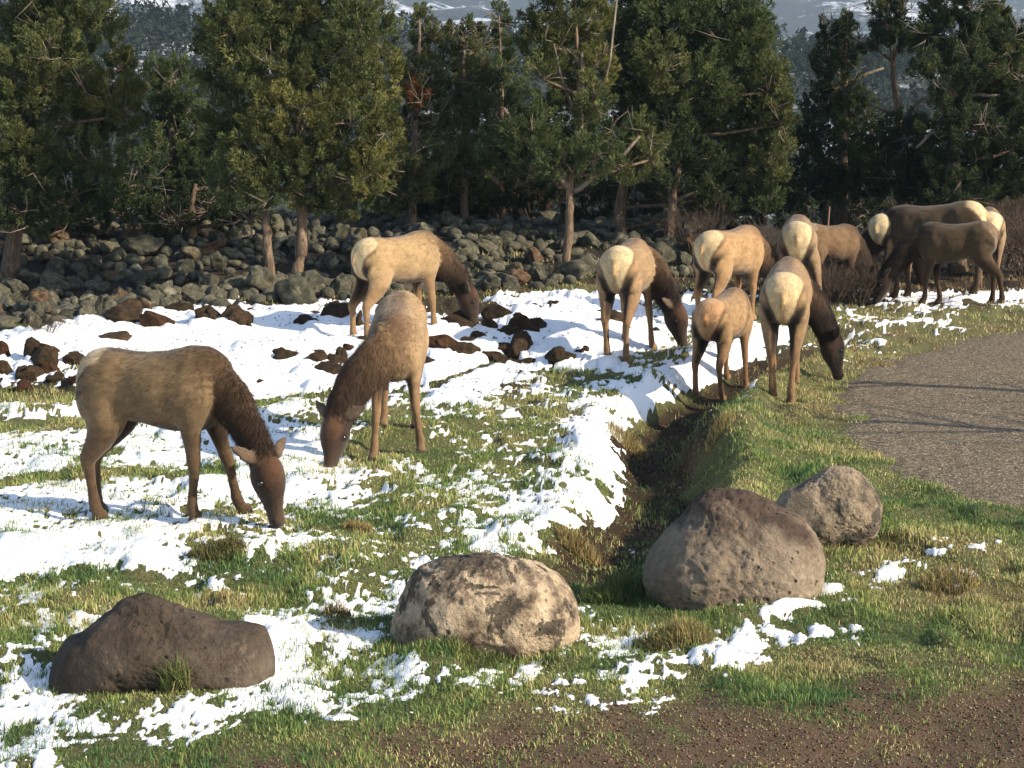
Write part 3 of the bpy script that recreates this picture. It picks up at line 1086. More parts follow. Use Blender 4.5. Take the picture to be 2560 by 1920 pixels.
def chips_on_snow(n):
    x, y = scatter(n, 770, 1300, -100, 1500)
    z = zground(x, y)
    t = snow_thick(x, y, z)
    k = (t > 0.01) & (fbm2(x * 1.6, y * 1.6, 611, 3) > 0.44)
    x, y, z = x[k], y[k], z[k] + t[k]
    V, F, c = blades(x, y, z - 0.004, rng.uniform(0.02, 0.06, len(x)), rng.uniform(0.02, 0.05, len(x)), rng.uniform(1.0, 1.45, len(x)), np.array([0.05, 0.033, 0.02]) * rng.uniform(0.4, 1.8, (len(x), 1)), 1)
    obj("litter_on_snow", mesh_np("litter_on_snow", V, F, c, smooth=False, mat=M_GRASS), kind="stuff", label="brown bits of dead grass and soil lying on the snow", category="litter")


chips_on_snow(9000)


def leaf_litter_test(x, y, px, py):
    return brown_mask(x, y, px, py) * (y < 22) > rng.uniform(0.3, 1, len(x))


chips(16000, 950, 1420, leaf_litter_test, 0.008, 0.02, [(0.03, 0.018, 0.011), (0.07, 0.042, 0.024), (0.018, 0.011, 0.007), (0.16, 0.11, 0.06)], "leaf_litter", "dark brown clods and litter on the ditch bottom", "litter")


# ------------------------------------------------------------------ trees
PAL = {  # dark, mid, tip hues; per-lobe palettes paint in sunlit and shaded crown sides
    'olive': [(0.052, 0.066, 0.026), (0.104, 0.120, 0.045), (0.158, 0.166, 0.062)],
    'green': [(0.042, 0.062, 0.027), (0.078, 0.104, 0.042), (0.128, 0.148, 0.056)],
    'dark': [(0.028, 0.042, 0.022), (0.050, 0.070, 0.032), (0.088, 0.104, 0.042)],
    'sunlit_gold': [(0.068, 0.076, 0.026), (0.138, 0.142, 0.046), (0.215, 0.20, 0.066)],
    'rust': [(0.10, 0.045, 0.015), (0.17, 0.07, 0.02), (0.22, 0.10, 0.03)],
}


def foliage(lobes, seed, leaf=0.06, per=150, plumes_per_m2=13.0, pal='olive'):
    """lobes: (centre Vector, rx, ry, rz, density, palette)"""
    r = np.random.default_rng(seed)
    Vs, Fs, Cs, off = [], [], [], 0
    for (c, rx, ry, rz, dens, lp) in lobes:
        if c[2] > 5.6:
            dens = dens * 0.4          # crown tops high above the view
        area = 4 * math.pi * ((rx * ry) ** 1.6 / 3 + (rx * rz) ** 1.6 / 3 + (ry * rz) ** 1.6 / 3) ** (1 / 1.6)
        npl = max(5, int(area * plumes_per_m2 * dens))
        d = r.normal(size=(npl, 3))
        d /= np.linalg.norm(d, axis=1)[:, None]
        rad = np.where(r.uniform(size=npl) < 0.72, r.uniform(0.78, 1.08, npl), r.uniform(0.25, 0.8, npl))
        pc = np.array(c) + d * np.array([rx, ry, rz]) * rad[:, None]
        ax = d * np.array([1, 1, 0.5]) * 0.75 + np.array([0, 0, 0.75]) + r.normal(0, 0.22, (npl, 3))
        ax /= np.linalg.norm(ax, axis=1)[:, None]
        L = r.uniform(0.14, 0.33, npl) * min(1.0, 0.6 + 0.5 * min(rx, rz))
        Rr = L * r.uniform(0.34, 0.55, npl)
        p3 = np.array(PAL[lp or pal])
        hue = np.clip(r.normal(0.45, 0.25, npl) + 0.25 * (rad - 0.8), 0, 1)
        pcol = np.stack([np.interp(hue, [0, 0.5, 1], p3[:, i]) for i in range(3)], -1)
        cnt = (0.84 * per * (0.5 + r.uniform(0, 1, npl))).astype(int)
        ii = np.repeat(np.arange(npl), cnt)
        n = len(ii)
        t = r.uniform(-0.35, 1.0, n)
        prof = np.clip(1 - np.abs(t - 0.15) / 0.95, 0.04, 1) ** 0.7
        sp = r.normal(size=(n, 3))
        sp -= (sp * ax[ii]).sum(1)[:, None] * ax[ii]
        sp /= np.linalg.norm(sp, axis=1)[:, None] + 1e-9
        q = pc[ii] + ax[ii] * (t * L[ii])[:, None] + sp * (Rr[ii] * prof * np.sqrt(r.uniform(0.15, 1, n)))[:, None]
        dr = ax[ii] * 0.9 + sp * 0.65 + r.normal(0, 0.28, (n, 3))
        dr /= np.linalg.norm(dr, axis=1)[:, None]
        wv = np.cross(dr, r.normal(size=(n, 3)))
        wv /= np.linalg.norm(wv, axis=1)[:, None] + 1e-9
        ll = 1.06 * leaf * r.uniform(0.6, 1.5, n)
        ww = 1.06 * leaf * r.uniform(0.3, 0.5, n)
        V = np.stack([q - wv * ww[:, None] * 0.5, q + wv * ww[:, None] * 0.5, q + dr * ll[:, None]], 1).reshape(-1, 3)
        Vs.append(V)
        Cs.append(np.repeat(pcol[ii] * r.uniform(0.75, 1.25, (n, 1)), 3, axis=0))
        off += n
    return np.concatenate(Vs), np.arange(off * 3).reshape(-1, 3), np.concatenate(Cs)


def juniper(label, c, base, stems, lobes, pal, seed, per=190, leaf=0.052, limbs=(), dead=14, plumes=21.0, bark=None, group=None):
    """c: distance of the tree; base/stems/lobes/limbs in photo pixels at that distance"""
    bark = bark or M_BARK
    s = FPX / c
    b = at_c(base[0], base[1], c)
    b.z = float(zground(np.array([b.x]), np.array([b.y]))[0])
    root = empty("juniper_tree", b, label, "tree", group or "juniper trees behind the rocks")
    rr = random.Random(seed)
    L = []
    for lb in lobes:
        px, py, rx, ry = lb[:4]
        dens = lb[4] if len(lb) > 4 else 1.0
        lp = lb[5] if len(lb) > 5 else None
        dz = lb[6] if len(lb) > 6 else rr.uniform(-0.5, 0.5)
        p = at_c(px, py, c + dz) - b
        L.append((p, rx / s, 0.5 * (rx + ry) / s * 0.85, ry / s, dens, lp))
    allst = []
    for st in stems:
        pts = [at_c(q[0], q[1], c + (q[3] if len(q) > 3 else 0)) - b for q in st]
        rad = [q[2] / s for q in st]
        if abs(pts[0].z) < 0.7:
            pts[0].z = -0.12
        # subdivide with a little wobble
        P, R = [], []
        for i in range(len(pts) - 1):
            for k in range(4):
                t = k / 4
                w = Vector((rr.gauss(0, 1), rr.gauss(0, 1), 0)) * rad[i] * (0.16 if (i or k) else 0)
                P.append(pts[i].lerp(pts[i + 1], t) + w)
                R.append((rad[i] * (1 - t) + rad[i + 1] * t) * rr.uniform(0.88, 1.12))
        P.append(pts[-1])
        R.append(rad[-1])
        R[0] *= 1.35
        allst.append((P, R))
        v, f = tube(P, R, 9)
        A = Acc()
        A.add(v, f)
        obj("trunk", A.mesh("trunk", bark), root)
    for lm in limbs:
        pts = [at_c(q[0], q[1], c + (q[3] if len(q) > 3 else -0.1 * i)) - b for i, q in enumerate(lm)]
        A = Acc()
        v, f = tube(pts, [q[2] / s for q in lm], 6)
        A.add(v, f)
        obj("branch", A.mesh("branch", M_DEAD), root)
    # inner branches that carry the foliage, and bare grey twigs showing through
    A = Acc()
    axis = allst[0][0]
    for (p, rx, ry, rz, dens, lp) in L:
        low = [q for q in axis if q.z < p.z - 0.1] or [axis[0]]
        q0 = min(low, key=lambda q: (q - p).length + 0.15 * abs(q.z - p.z + 0.6))
        mid = q0.lerp(p, 0.55) + Vector((rr.gauss(0, 0.08), rr.gauss(0, 0.08), -0.05))
        v, f = tube([q0, mid, p, p + Vector((rr.gauss(0, 0.1), rr.gauss(0, 0.1), rz * 0.6))], [0.045, 0.032, 0.02, 0.006], 5)
        A.add(v, f)
        for _ in range(5):
            dd = Vector((rr.gauss(0, 1), rr.gauss(0, 1), rr.gauss(0.3, 0.8))).normalized()
            e = p + Vector((dd.x * rx, dd.y * ry, dd.z * rz)) * 0.9
            v, f = tube([p.lerp(e, 0.05), p.lerp(e, 0.6) + Vector((0, 0, 0.03)), e], [0.018, 0.011, 0.004], 4)
            A.add(v, f)
    obj("branches", A.mesh("branches", bark), root, kind="stuff")
    if dead:
        A = Acc()
        for _ in range(dead):
            p, rx, ry, rz, dens, lp = rr.choice(L)
            th = rr.uniform(-2.6, -0.5)
            q = p + Vector((math.cos(th) * rx * rr.uniform(0.2, 0.8), math.sin(th) * ry * rr.uniform(0.7, 1.05), rr.uniform(-0.7, 0.5) * rz))
            v1 = Vector((rr.gauss(0, 1), rr.gauss(-0.4, 0.5), rr.gauss(0.25, 0.5))).normalized() * rr.uniform(0.2, 0.55)
            m = q + v1 * 0.5 + Vector((rr.gauss(0, 0.05), 0, rr.gauss(0, 0.06)))
            v, f = tube([q, m, q + v1], [0.012, 0.008, 0.003], 4)
            A.add(v, f)
            for _k in range(2):
                v2 = (v1 + Vector((rr.gauss(0, 0.3), rr.gauss(0, 0.2), rr.gauss(0.1, 0.3)))) * 0.5
                v, f = tube([m, m + v2], [0.009, 0.003], 4)
                A.add(v, f)
        obj("dead_twigs", A.mesh("dead_twigs", M_DEAD), root, kind="stuff")
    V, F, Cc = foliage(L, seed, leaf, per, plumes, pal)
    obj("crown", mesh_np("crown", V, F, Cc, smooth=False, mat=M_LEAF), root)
    return root


juniper("yellowish olive juniper cut off by the left edge", 33.0, (60, 640), [[(20, 640, 24), (50, 420, 17), (110, 200, 11), (140, 20, 7), (150, -120, 3)]],
        [(120, -60, 120, 90), (215, 40, 85, 70), (110, 70, 110, 70), (60, 130, 90, 70, 0.9), (170, 150, 70, 55, 0.7), (300, 175, 38, 60, 1.0, 'sunlit_gold'), (275, 240, 70, 60, 1.0, 'sunlit_gold'), (205, 215, 60, 60, 0.8, 'sunlit_gold'), (40, 215, 80, 70, 0.9),
         (30, 290, 60, 60, 1.0, 'sunlit_gold'), (130, 290, 90, 60, 0.6), (250, 310, 80, 50, 0.9), (110, 370, 110, 60, 0.7), (230, 400, 90, 60, 0.8), (310, 290, 35, 40, 0.9, 'sunlit_gold'), (40, 450, 90, 70, 1.0, 'dark', -0.6), (190, 490, 90, 60, 0.9, 'dark', -0.5), (20, 380, 80, 70, 1.0, None, -0.8), (60, 540, 70, 50, 0.9, 'dark', -0.6), (130, 150, 80, 70, 0.9, None, -0.8), (60, 200, 70, 70, 0.9, None, -0.9)],
        'olive', 101, dead=34, limbs=[[(-30, 560, 26), (20, 510, 20), (70, 450, 12)]])
juniper("small green juniper in the gap left of the twin trunked tree", 38.0, (430, 600), [[(430, 620, 11), (428, 400, 9), (425, 170, 4)]],
        [(400, 175, 32, 34), (450, 170, 28, 30), (425, 230, 60, 50), (400, 300, 62, 60), (470, 300, 50, 70), (420, 390, 90, 60), (500, 420, 70, 70), (400, 480, 100, 55, 0.9, 'dark'), (520, 500, 80, 45, 0.9, 'dark')],
        'green', 102, dead=16)
juniper("broad olive juniper standing on two bare trunks", 31.0, (700, 755),
        [[(745, 758, 17), (748, 660, 15), (756, 560, 14), (750, 400, 12), (745, 200, 9), (735, 0, 6), (730, -150, 3)], [(690, 756, 15), (676, 690, 13), (668, 600, 12), (664, 530, 9)]],
        [(740, -120, 150, 90), (650, -20, 110, 90), (840, -10, 120, 90), (740, 60, 130, 80), (590, 80, 90, 80), (900, 90, 85, 90), (560, 170, 75, 80), (680, 180, 110, 90, 0.9), (810, 190, 110, 90), (935, 210, 66, 90, 1.0, 'sunlit_gold'),
         (600, 280, 95, 80), (740, 300, 120, 90, 1.0, 'sunlit_gold'), (880, 310, 95, 80), (945, 330, 45, 75, 1.0, 'sunlit_gold'), (560, 350, 60, 60, 0.9), (660, 390, 100, 70, 0.9), (800, 410, 110, 70), (915, 430, 62, 60, 1.0, 'sunlit_gold'), (700, 470, 100, 50, 0.8), (850, 500, 85, 45, 1.0), (600, 460, 70, 60, 0.9, 'green')],
        'olive', 103, per=170, dead=22)
juniper("narrow dark juniper with a brown tip right of the twin trunked tree", 37.5, (1030, 600), [[(1030, 620, 12), (1035, 400, 9), (1045, 200, 6), (1048, 50, 3)]],
        [(1048, 55, 20, 34, 1.2), (1050, 120, 30, 45), (1085, 100, 22, 30, .8), (1030, 200, 50, 55), (1075, 190, 40, 50, 0.8), (1045, 245, 22, 26, 1.2, 'rust', -0.7), (1020, 300, 55, 60, 0.8), (1080, 300, 50, 60, 0.7), (1040, 400, 75, 60, 0.7), (1010, 490, 90, 50, 0.7)],
        'olive', 104, dead=36)
juniper("olive juniper with dead grey forks in the middle gap", 38.5, (1160, 600), [[(1160, 620, 11), (1165, 400, 8), (1160, 200, 5), (1160, 90, 3)]],
        [(1125, 100, 28, 38), (1160, 90, 24, 36), (1195, 110, 26, 40), (1150, 170, 55, 48), (1200, 190, 36, 55, 0.9), (1140, 260, 60, 60, 0.8), (1200, 290, 50, 60, 0.8), (1150, 370, 80, 60, 0.7), (1220, 400, 70, 60, 0.7), (1140, 470, 100, 50, 0.7)],
        'olive', 105, dead=36)
juniper("thin spire topped juniper left of the open branched tree", 39.0, (1255, 600), [[(1255, 620, 10), (1255, 400, 8), (1252, 180, 5), (1248, 40, 2)]],
        [(1248, 55, 13, 38, 1.4), (1250, 130, 26, 50), (1245, 210, 36, 60), (1270, 290, 50, 60, 0.8, 'dark'), (1250, 380, 70, 60, 0.8, 'dark'), (1290, 470, 90, 55, 0.8, 'dark')],
        'green', 106, dead=18)
juniper("open branched juniper on a single pale trunk in the centre", 31.6, (1420, 738),
        [[(1420, 742, 13), (1418, 650, 11.5), (1424, 560, 10.5), (1424, 470, 9), (1438, 340, 5), (1446, 200, 4.5), (1440, 60, 3.5), (1430, -120, 2)]],
        [(1430, 230, 60, 80, 0.8, None, 0.7), (1420, -70, 90, 80), (1400, 40, 75, 70, 0.9), (1480, 60, 40, 75, 1.0, 'sunlit_gold'), (1360, 100, 60, 70, 0.9), (1430, 130, 70, 60, 0.8, None, 0.5), (1495, 170, 36, 70, 1.0, 'sunlit_gold'), (1360, 200, 62, 65, 0.6), (1480, 260, 45, 60, 0.7), (1380, 290, 65, 55, 0.55, 'green'),
         (1330, 330, 70, 60, 1.0, 'green', -0.4), (1400, 400, 60, 50, 0.8, 'green', -0.3), (1480, 400, 60, 55, 0.9, 'green', -0.3), (1450, 330, 60, 60, 0.8, 'green', 0.3), (1290, 330, 80, 50, 0.9, 'green'), (1350, 380, 70, 45, 0.6, 'green'), (1260, 400, 70, 45, 0.7, 'dark'), (1520, 350, 60, 60, 0.6, 'green'), (1610, 350, 50, 60, 0.9), (1570, 420, 55, 40, 0.7), (1625, 400, 32, 40, 0.8)],
        'olive', 107, dead=20, per=170,
        limbs=[[(1420, 470, 9, 0), (1380, 415, 8), (1330, 370, 7), (1290, 320, 5), (1260, 270, 3)], [(1428, 482, 8, 0), (1450, 470, 7), (1500, 430, 6), (1560, 385, 5), (1600, 340, 3)],
               [(1426, 360, 6, 0), (1452, 320, 6), (1456, 230, 5), (1455, 130, 3)], [(1440, 300, 4, 0), (1400, 180, 4), (1385, 110, 2)], [(1505, 235, 3, -0.2), (1525, 150, 3, -.3), (1542, 0, 2.5, -.3)]])
juniper("massive green juniper with its sunlit right side coloured brighter in the centre right", 35.5, (1650, 690),
        [[(1548, 640, 17, 0.8), (1548, 520, 15, 0.8), (1580, 350, 12, 0.5), (1640, 150, 9, 0.2), (1680, -60, 6), (1690, -220, 3)], [(1664, 690, 15), (1672, 590, 12), (1682, 510, 10), (1700, 380, 6)]],
        [(1680, -150, 160, 110), (1600, -40, 120, 100), (1790, -40, 120, 110), (1560, 80, 80, 90, 1.0, 'dark'), (1680, 80, 130, 100), (1820, 80, 100, 90), (1880, 60, 50, 70), (1590, 190, 80, 90, 0.9, 'dark'), (1720, 200, 120, 100, 0.9), (1850, 200, 100, 90), (1920, 230, 56, 75, 1.0, 'olive'),  # dark lobes left, olive lobes right: the sun side put into the colour
         (1630, 300, 90, 80, 0.8, 'dark'), (1760, 310, 120, 90), (1890, 320, 85, 80), (1955, 310, 32, 60, 1.0, 'olive'), (1700, 410, 110, 70, 0.8, 'dark'), (1830, 420, 110, 70), (1930, 410, 50, 60, 1.0, 'olive'), (1780, 490, 100, 45, 0.8, 'dark'), (1900, 490, 50, 50, 0.9), (1660, 160, 60, 70, 0.9, 'olive', -1.2), (1560, 290, 50, 70, 0.8, 'dark')],
        'green', 108, per=150, leaf=0.058, dead=20, limbs=[[(1690, 505, 5), (1715, 490, 5), (1745, 478, 3)]])
juniper("thin topped juniper against the blue hills right of the massive one", 38.0, (2100, 600), [[(2105, 640, 12), (2110, 400, 9), (2112, 200, 6), (2116, 70, 3)]],
        [(2116, 75, 17, 34, 1.2, 'olive'), (2072, 95, 20, 40, 1.1), (2110, 140, 34, 40), (2070, 160, 30, 40), (2100, 220, 50, 50, 0.7), (2060, 270, 50, 50, 0.8), (2140, 290, 60, 50, 0.7), (2060, 350, 80, 60, 0.8), (2150, 380, 70, 60, 0.8), (2040, 440, 80, 50, 0.9), (2130, 470, 90, 50, 0.9)],
        'dark', 109, plumes=30.0, dead=40, limbs=[[(2180, 330, 5), (2160, 280, 5), (2130, 250, 3)], [(2110, 230, 4), (2150, 190, 4), (2210, 170, 3)]])
juniper("sparse dark juniper with two ragged tips at the upper right", 37.0, (2240, 600), [[(2250, 640, 14), (2260, 400, 10), (2235, 200, 7), (2220, 10, 3)]],
        [(2200, 30, 20, 36, 1.1, 'olive'), (2245, 25, 24, 40, 1.1), (2220, 80, 40, 30), (2260, 100, 36, 36, 0.8), (2180, 110, 26, 30, 0.8), (2230, 330, 60, 40, 0.6), (2200, 390, 70, 50, 0.8), (2290, 360, 60, 60, 0.7), (2260, 450, 90, 50, 0.9), (2320, 480, 70, 45, 0.9)],
        'dark', 110, plumes=30.0, dead=50, limbs=[[(2250, 320, 6), (2290, 260, 5), (2340, 230, 3)], [(2240, 280, 6), (2200, 270, 5), (2170, 255, 3)]])
juniper("big ragged dark juniper with bent pale branches in the top right corner", 35.5, (2420, 620), [[(2400, 650, 20), (2390, 450, 16), (2380, 260, 12), (2400, 100, 8), (2420, -40, 4)]],
        [(2350, 20, 45, 45, 1.0, 'olive'), (2430, 0, 45, 55), (2480, 50, 50, 40, 1.0, 'olive'), (2330, 90, 50, 45), (2410, 90, 70, 50), (2500, 110, 60, 45), (2340, 160, 60, 45, 0.8), (2430, 170, 80, 50, 0.8), (2530, 180, 60, 60, 1.0, 'olive'), (2380, 230, 60, 40, 0.5), (2490, 240, 70, 50, 0.6),
         (2560, 270, 60, 70), (2350, 310, 50, 40, 0.5), (2450, 330, 90, 60, 0.8), (2540, 370, 80, 60, 0.9), (2380, 400, 90, 60, 0.8), (2470, 440, 100, 60, 0.9), (2400, 490, 80, 50, 0.8), (2580, 120, 50, 60), (2570, 460, 70, 50, 0.8)],
        'dark', 111, plumes=30.0, dead=70, limbs=[[(2385, 300, 9), (2350, 270, 8), (2370, 230, 6), (2390, 215, 4)], [(2395, 260, 8), (2440, 235, 6), (2470, 240, 5), (2500, 238, 3)], [(2400, 230, 7), (2440, 270, 6), (2445, 300, 4)], [(2400, 180, 7), (2450, 160, 6), (2520, 150, 4)], [(2390, 330, 7), (2330, 330, 5), (2290, 370, 3)]])
# understorey junipers that fill the gaps below the crowns
for (lab, c, px, py, lob, pal, seed) in (
        ("low dark juniper shrub behind the rocks at the far left", 36, 150, 560, [(60, 520, 120, 60), (180, 530, 110, 55), (290, 500, 90, 60), (340, 440, 80, 60)], 'dark', 121),
        ("low dark juniper shrub between the small green juniper and the twin trunks", 36, 480, 560, [(420, 545, 90, 40), (520, 530, 90, 45), (610, 540, 80, 40), (560, 450, 80, 60)], 'dark', 122),
        ("shadowy juniper thicket behind the rocks left of the central trunk", 40.5, 1080, 560, [(980, 450, 100, 80), (1090, 440, 100, 80), (1200, 450, 100, 80), (1310, 440, 90, 80), (1020, 540, 100, 50), (1150, 540, 100, 50), (1280, 530, 100, 50)], 'dark', 123),
        ("dark juniper thicket under the massive green juniper", 39.5, 1650, 560, [(1460, 480, 100, 70), (1580, 470, 100, 70), (1700, 490, 100, 60), (1820, 530, 100, 50), (1940, 520, 90, 55), (1500, 560, 80, 40)], 'dark', 124),
        ("dark juniper thicket behind the elk at the right edge", 40, 2260, 560, [(2030, 520, 90, 55), (2140, 530, 90, 50), (2260, 530, 100, 50), (2380, 540, 100, 50), (2500, 520, 90, 60)], 'dark', 125)):
    juniper(lab, c, (px, py), [[(px, py + 40, 12), (px, py - 40, 9), (px + 10, py - 100, 4)]], [(*q, 0.85) for q in lob], pal, seed, per=130, leaf=0.066, dead=30, plumes=13.0, group="juniper shrubs under the trees")


# bare brown brush
def brush_mesh(seed, stems=26, h=1.0):
    rr = random.Random(seed)
    A = Acc()

    def grow(p, d, ln, r, lev):
        m = p + d * ln * 0.5 + Vector((rr.gauss(0, 0.04), rr.gauss(0, 0.04), 0)) * ln
        e = p + d * ln
        v, f = tube([p, m, e], [r, r * 0.75, r * 0.45], 3, False)
        A.add(v, f)
        if lev < 3:
            for _ in range(3 if lev else 4):
                dd = (d + Vector((rr.gauss(0, 0.45), rr.gauss(0, 0.45), rr.gauss(0.1, 0.3)))).normalized()
                grow(p.lerp(e, rr.uniform(0.35, 1.0)), dd, ln * rr.uniform(0.4, 0.7), r * 0.55, lev + 1)
    for _ in range(stems):
        a = rr.uniform(0, 6.283)
        d = Vector((math.cos(a) * rr.uniform(0.1, 0.8), math.sin(a) * rr.uniform(0.1, 0.8), 1)).normalized()
        grow(Vector((math.cos(a) * 0.15, math.sin(a) * 0.15, 0)), d, h * rr.uniform(0.4, 0.65), 0.011, 0)
    return A.mesh("bare_shrub", M_TWIG, smooth=False)


BRUSH = [brush_mesh(s, 22, 1.15) for s in (1, 2, 3, 4)]
SHRUBS = [((2500, 700), 36, 1.25, "bare brown shrub at the right edge beside the last elk's rump"), ((2570, 690), 35, 1.4, "bare brown shrub cut off by the right edge of the view"),
          ((2535, 650), 38, 1.5, "taller bare brown shrub behind the shrubs at the right edge"), ((2110, 740), 31.5, 0.85, "brown bare shrub in front of the greyish half hidden elk"),
          ((2075, 760), 30.8, 0.8, "brown bare shrub in front of the hind legs of the greyish elk"), ((2145, 750), 31.2, 0.75, "brown bare shrub in front of the head of the greyish elk"), ((2030, 735), 33.5, 1.0, "bare shrub just behind the elk with the round cream rump"), ((2190, 735), 32.0, 0.7, "thin bare shrub under the head of the big dark elk"), ((2055, 735), 32.5, 0.9, "thin bare shrub right of the elk standing behind the others"),
          ((1230, 610), 40, 1.3, "brown bare shrub on top of the rocks left of the pale trunk"), ((1340, 605), 39.5, 1.3, "brown bare shrub just left of the pale trunk"),
          ((1130, 610), 40.5, 1.1, "small bare shrub behind the rocks below the dead grey forks"), ((1500, 600), 41.5, 1.2, "bare shrub between the pale trunk and the dark trunk"),
          ((1610, 640), 39.5, 1.0, "bare shrub between the dark trunk and the lit trunk"), ((1740, 690), 35, 1.0, "bare shrub right of the lit trunk behind the elk"),
          ((1960, 690), 35, 1.1, "bare shrub behind the two cream rumps"), ((2060, 640), 37.5, 1.2, "bare shrub beside the thin red stake"), ((2300, 640), 38, 1.2, "bare shrub behind the big dark elk's back"),
          ((1385, 735), 31.9, 0.3, "low dry brush at the foot of the pale trunk"), ((1300, 735), 32.0, 0.3, "low dry brush left of the pale trunk's foot"), ((840, 580), 40, 1.2, "bare shrub behind the rocks under the olive crown"),
          ((110, 885 + 40), 24.6, 0.36, "rusty low bush poking through the snow at the left")]
for i, ((px, py), c, s, lab) in enumerate(SHRUBS):
    p = at_c(px, py, c)
    z = float(zground(np.array([p.x]), np.array([p.y]))[0])
    o = obj("bare_shrub", BRUSH[i % 4], loc=(p.x, p.y, z - 0.03), label=lab, category="shrub", group="bare brown shrubs")
    o.rotation_euler = (0, 0, i * 1.7)
    o.scale = (s, s, s)

A = Acc()
p = at_c(2066, 560, 35)
v, f = tube([Vector((0, 0, -0.1)), Vector((0.02, 0, 0.7)), Vector((0.05, 0, 1.25 + p.z * 0))], [0.018, 0.017, 0.014], 6)
A.add(v, f)
obj("stake", A.mesh("stake", mat_flat("reddish_stake", (0.16, 0.085, 0.065))), loc=(p.x, p.y, float(zground(np.array([p.x]), np.array([p.y]))[0])), label="thin reddish stake standing in the brush behind the herd", category="stake")

# bare trees beside the road, just out of view, whose shadows fall over the gravel
rr = random.Random(5)
for (tx, ty, lab) in ((12.2, 18.9, "tall bare tree beside the road beyond the right edge"), (12.2, 16.0, "second bare tree nearer the camera beyond the right edge")):
    z0 = float(zground(np.array([tx]), np.array([ty]))[0])
    root = empty("bare_tree", (tx, ty, z0), lab, "tree", "bare trees beside the road")
    A = Acc()
    v, f = tube([Vector((0, 0, -0.2)), Vector((0.05, 0.02, 2)), Vector((0, 0.1, 4)), Vector((0.1, 0, 6.5))], [0.16, 0.13, 0.09, 0.03], 8)
    A.add(v, f)
    obj("trunk", A.mesh("trunk", M_BARK), root)
    A = Acc()
    for k in range(16):
        h = 2.2 + k * 0.26
        a = rr.uniform(0, 6.28)
        d = Vector((math.cos(a), math.sin(a), 0.8))
        p0 = Vector((0.03, 0.06, h))
        v, f = tube([p0, p0 + d * 0.7, p0 + d * 1.3 + Vector((0, 0, 0.3))], [0.04, 0.025, 0.008], 5)
        A.add(v, f)
    obj("branches", A.mesh("branches", M_BARK), root, kind="stuff")

# far wood on the ridge: one mass
hv, hf, hc, off = [], [], [], 0
r = np.random.default_rng(77)
nT = 2800
dd = np.sqrt(r.uniform(95 ** 2, 400 ** 2, nT))
uu = r.uniform(-0.36, 0.36, nT)
tx, ty = uu * dd, dd
tz = zhill(tx, ty)
okm = fbm2(tx / 25, ty / 25, 401, 3) > 0.30
tx, ty, tz = tx[okm], ty[okm], tz[okm]
nT = len(tx)
ht = r.uniform(3.0, 6.0, nT)
wdt = ht * r.uniform(0.26, 0.4, nT)
K = 50
t = r.uniform(0.05, 1.0, (nT, K))
a = r.uniform(0, 6.283, (nT, K))
rad = (wdt[:, None] * np.minimum(1, (1 - t) * 1.6 + 0.04)) * np.sqrt(r.uniform(0.3, 1, (nT, K)))
q = np.stack([tx[:, None] + np.cos(a) * rad, ty[:, None] + np.sin(a) * rad, tz[:, None] + t * ht[:, None]], -1)
e1 = r.normal(0, 1, (nT, K, 3)) * 0.42 + np.array([0, 0, 0.25])
e2 = r.normal(0, 1, (nT, K, 3)) * 0.42
V = np.stack([q, q + e1, q + e2], 2).reshape(-1, 3)
cw = np.array([0.024, 0.034, 0.022]) * r.uniform(0.6, 1.5, (nT, 1))
Cw = np.repeat(cw, K * 3, axis=0)
obj("far_woods", mesh_np("far_woods", V, np.arange(len(V)).reshape(-1, 3), Cw, smooth=False, mat=M_LEAF), kind="stuff", label="far dark conifer wood covering the ridge", category="woods")

# ------------------------------------------------------------------ elk
def catmull(P, n=5):
    P = np.array(P, float)
    out = []
    for i in range(len(P) - 1):
        p0, p1, p2, p3 = P[max(i - 1, 0)], P[i], P[i + 1], P[min(i + 2, len(P) - 1)]
        for k in range(n):
            t = k / n
            out.append(0.5 * ((2 * p1) + (-p0 + p2) * t + (2 * p0 - 5 * p1 + 4 * p2 - p3) * t * t + (-p0 + 3 * p1 - 3 * p2 + p3) * t ** 3))
    out.append(P[-1])
    return np.array(out)


class Loft:
    def __init__(self):
        self.v, self.f, self.part, self.t = [], [], [], []

    def add(self, sec, lat, part, n=18, sub=4):
        """sec rows: x,y,z,ru,rv  (ru along the lateral axis, rv across it)"""
        S = catmull(sec, sub)
        S[:, 3:] = np.clip(S[:, 3:], 0.004, None)
        m = len(S)
        c = S[:, :3]
        T = np.gradient(c, axis=0)
        T /= np.linalg.norm(T, axis=1)[:, None] + 1e-9
        lat = np.array(lat, float)
        if lat.ndim == 1:
            lat = np.repeat(lat[None], m, 0)
        else:
            lat = catmull(lat, sub)
        U = lat - (lat * T).sum(1)[:, None] * T
        U /= np.linalg.norm(U, axis=1)[:, None] + 1e-9
        Wv = np.cross(T, U)
        o = len(self.v)
        ang = np.linspace(0, 2 * np.pi, n, endpoint=False)
        for i in range(m):
            ring = c[i] + np.outer(np.cos(ang) * S[i, 3], U[i]) + np.outer(np.sin(ang) * S[i, 4], Wv[i])
            self.v.extend(ring.tolist())
            self.part.extend([part] * n)
            self.t.extend([i / (m - 1)] * n)
        for i in range(m - 1):
            for k in range(n):
                a, b = o + i * n + k, o + i * n + (k + 1) % n
                self.f.append((a, b, b + n, a + n))
        self.f.append(tuple(o + k for k in range(n))[::-1])
        e = o + (m - 1) * n
        self.f.append(tuple(e + k for k in range(n)))


EYE_V, EYE_F = ICO2
EYE_MESH = mesh_np("eye", EYE_V * 0.024, EYE_F, mat=M_EYE)
TRUNK, NECK, HEAD, EAR, FLEG, HLEG, TAIL = range(7)


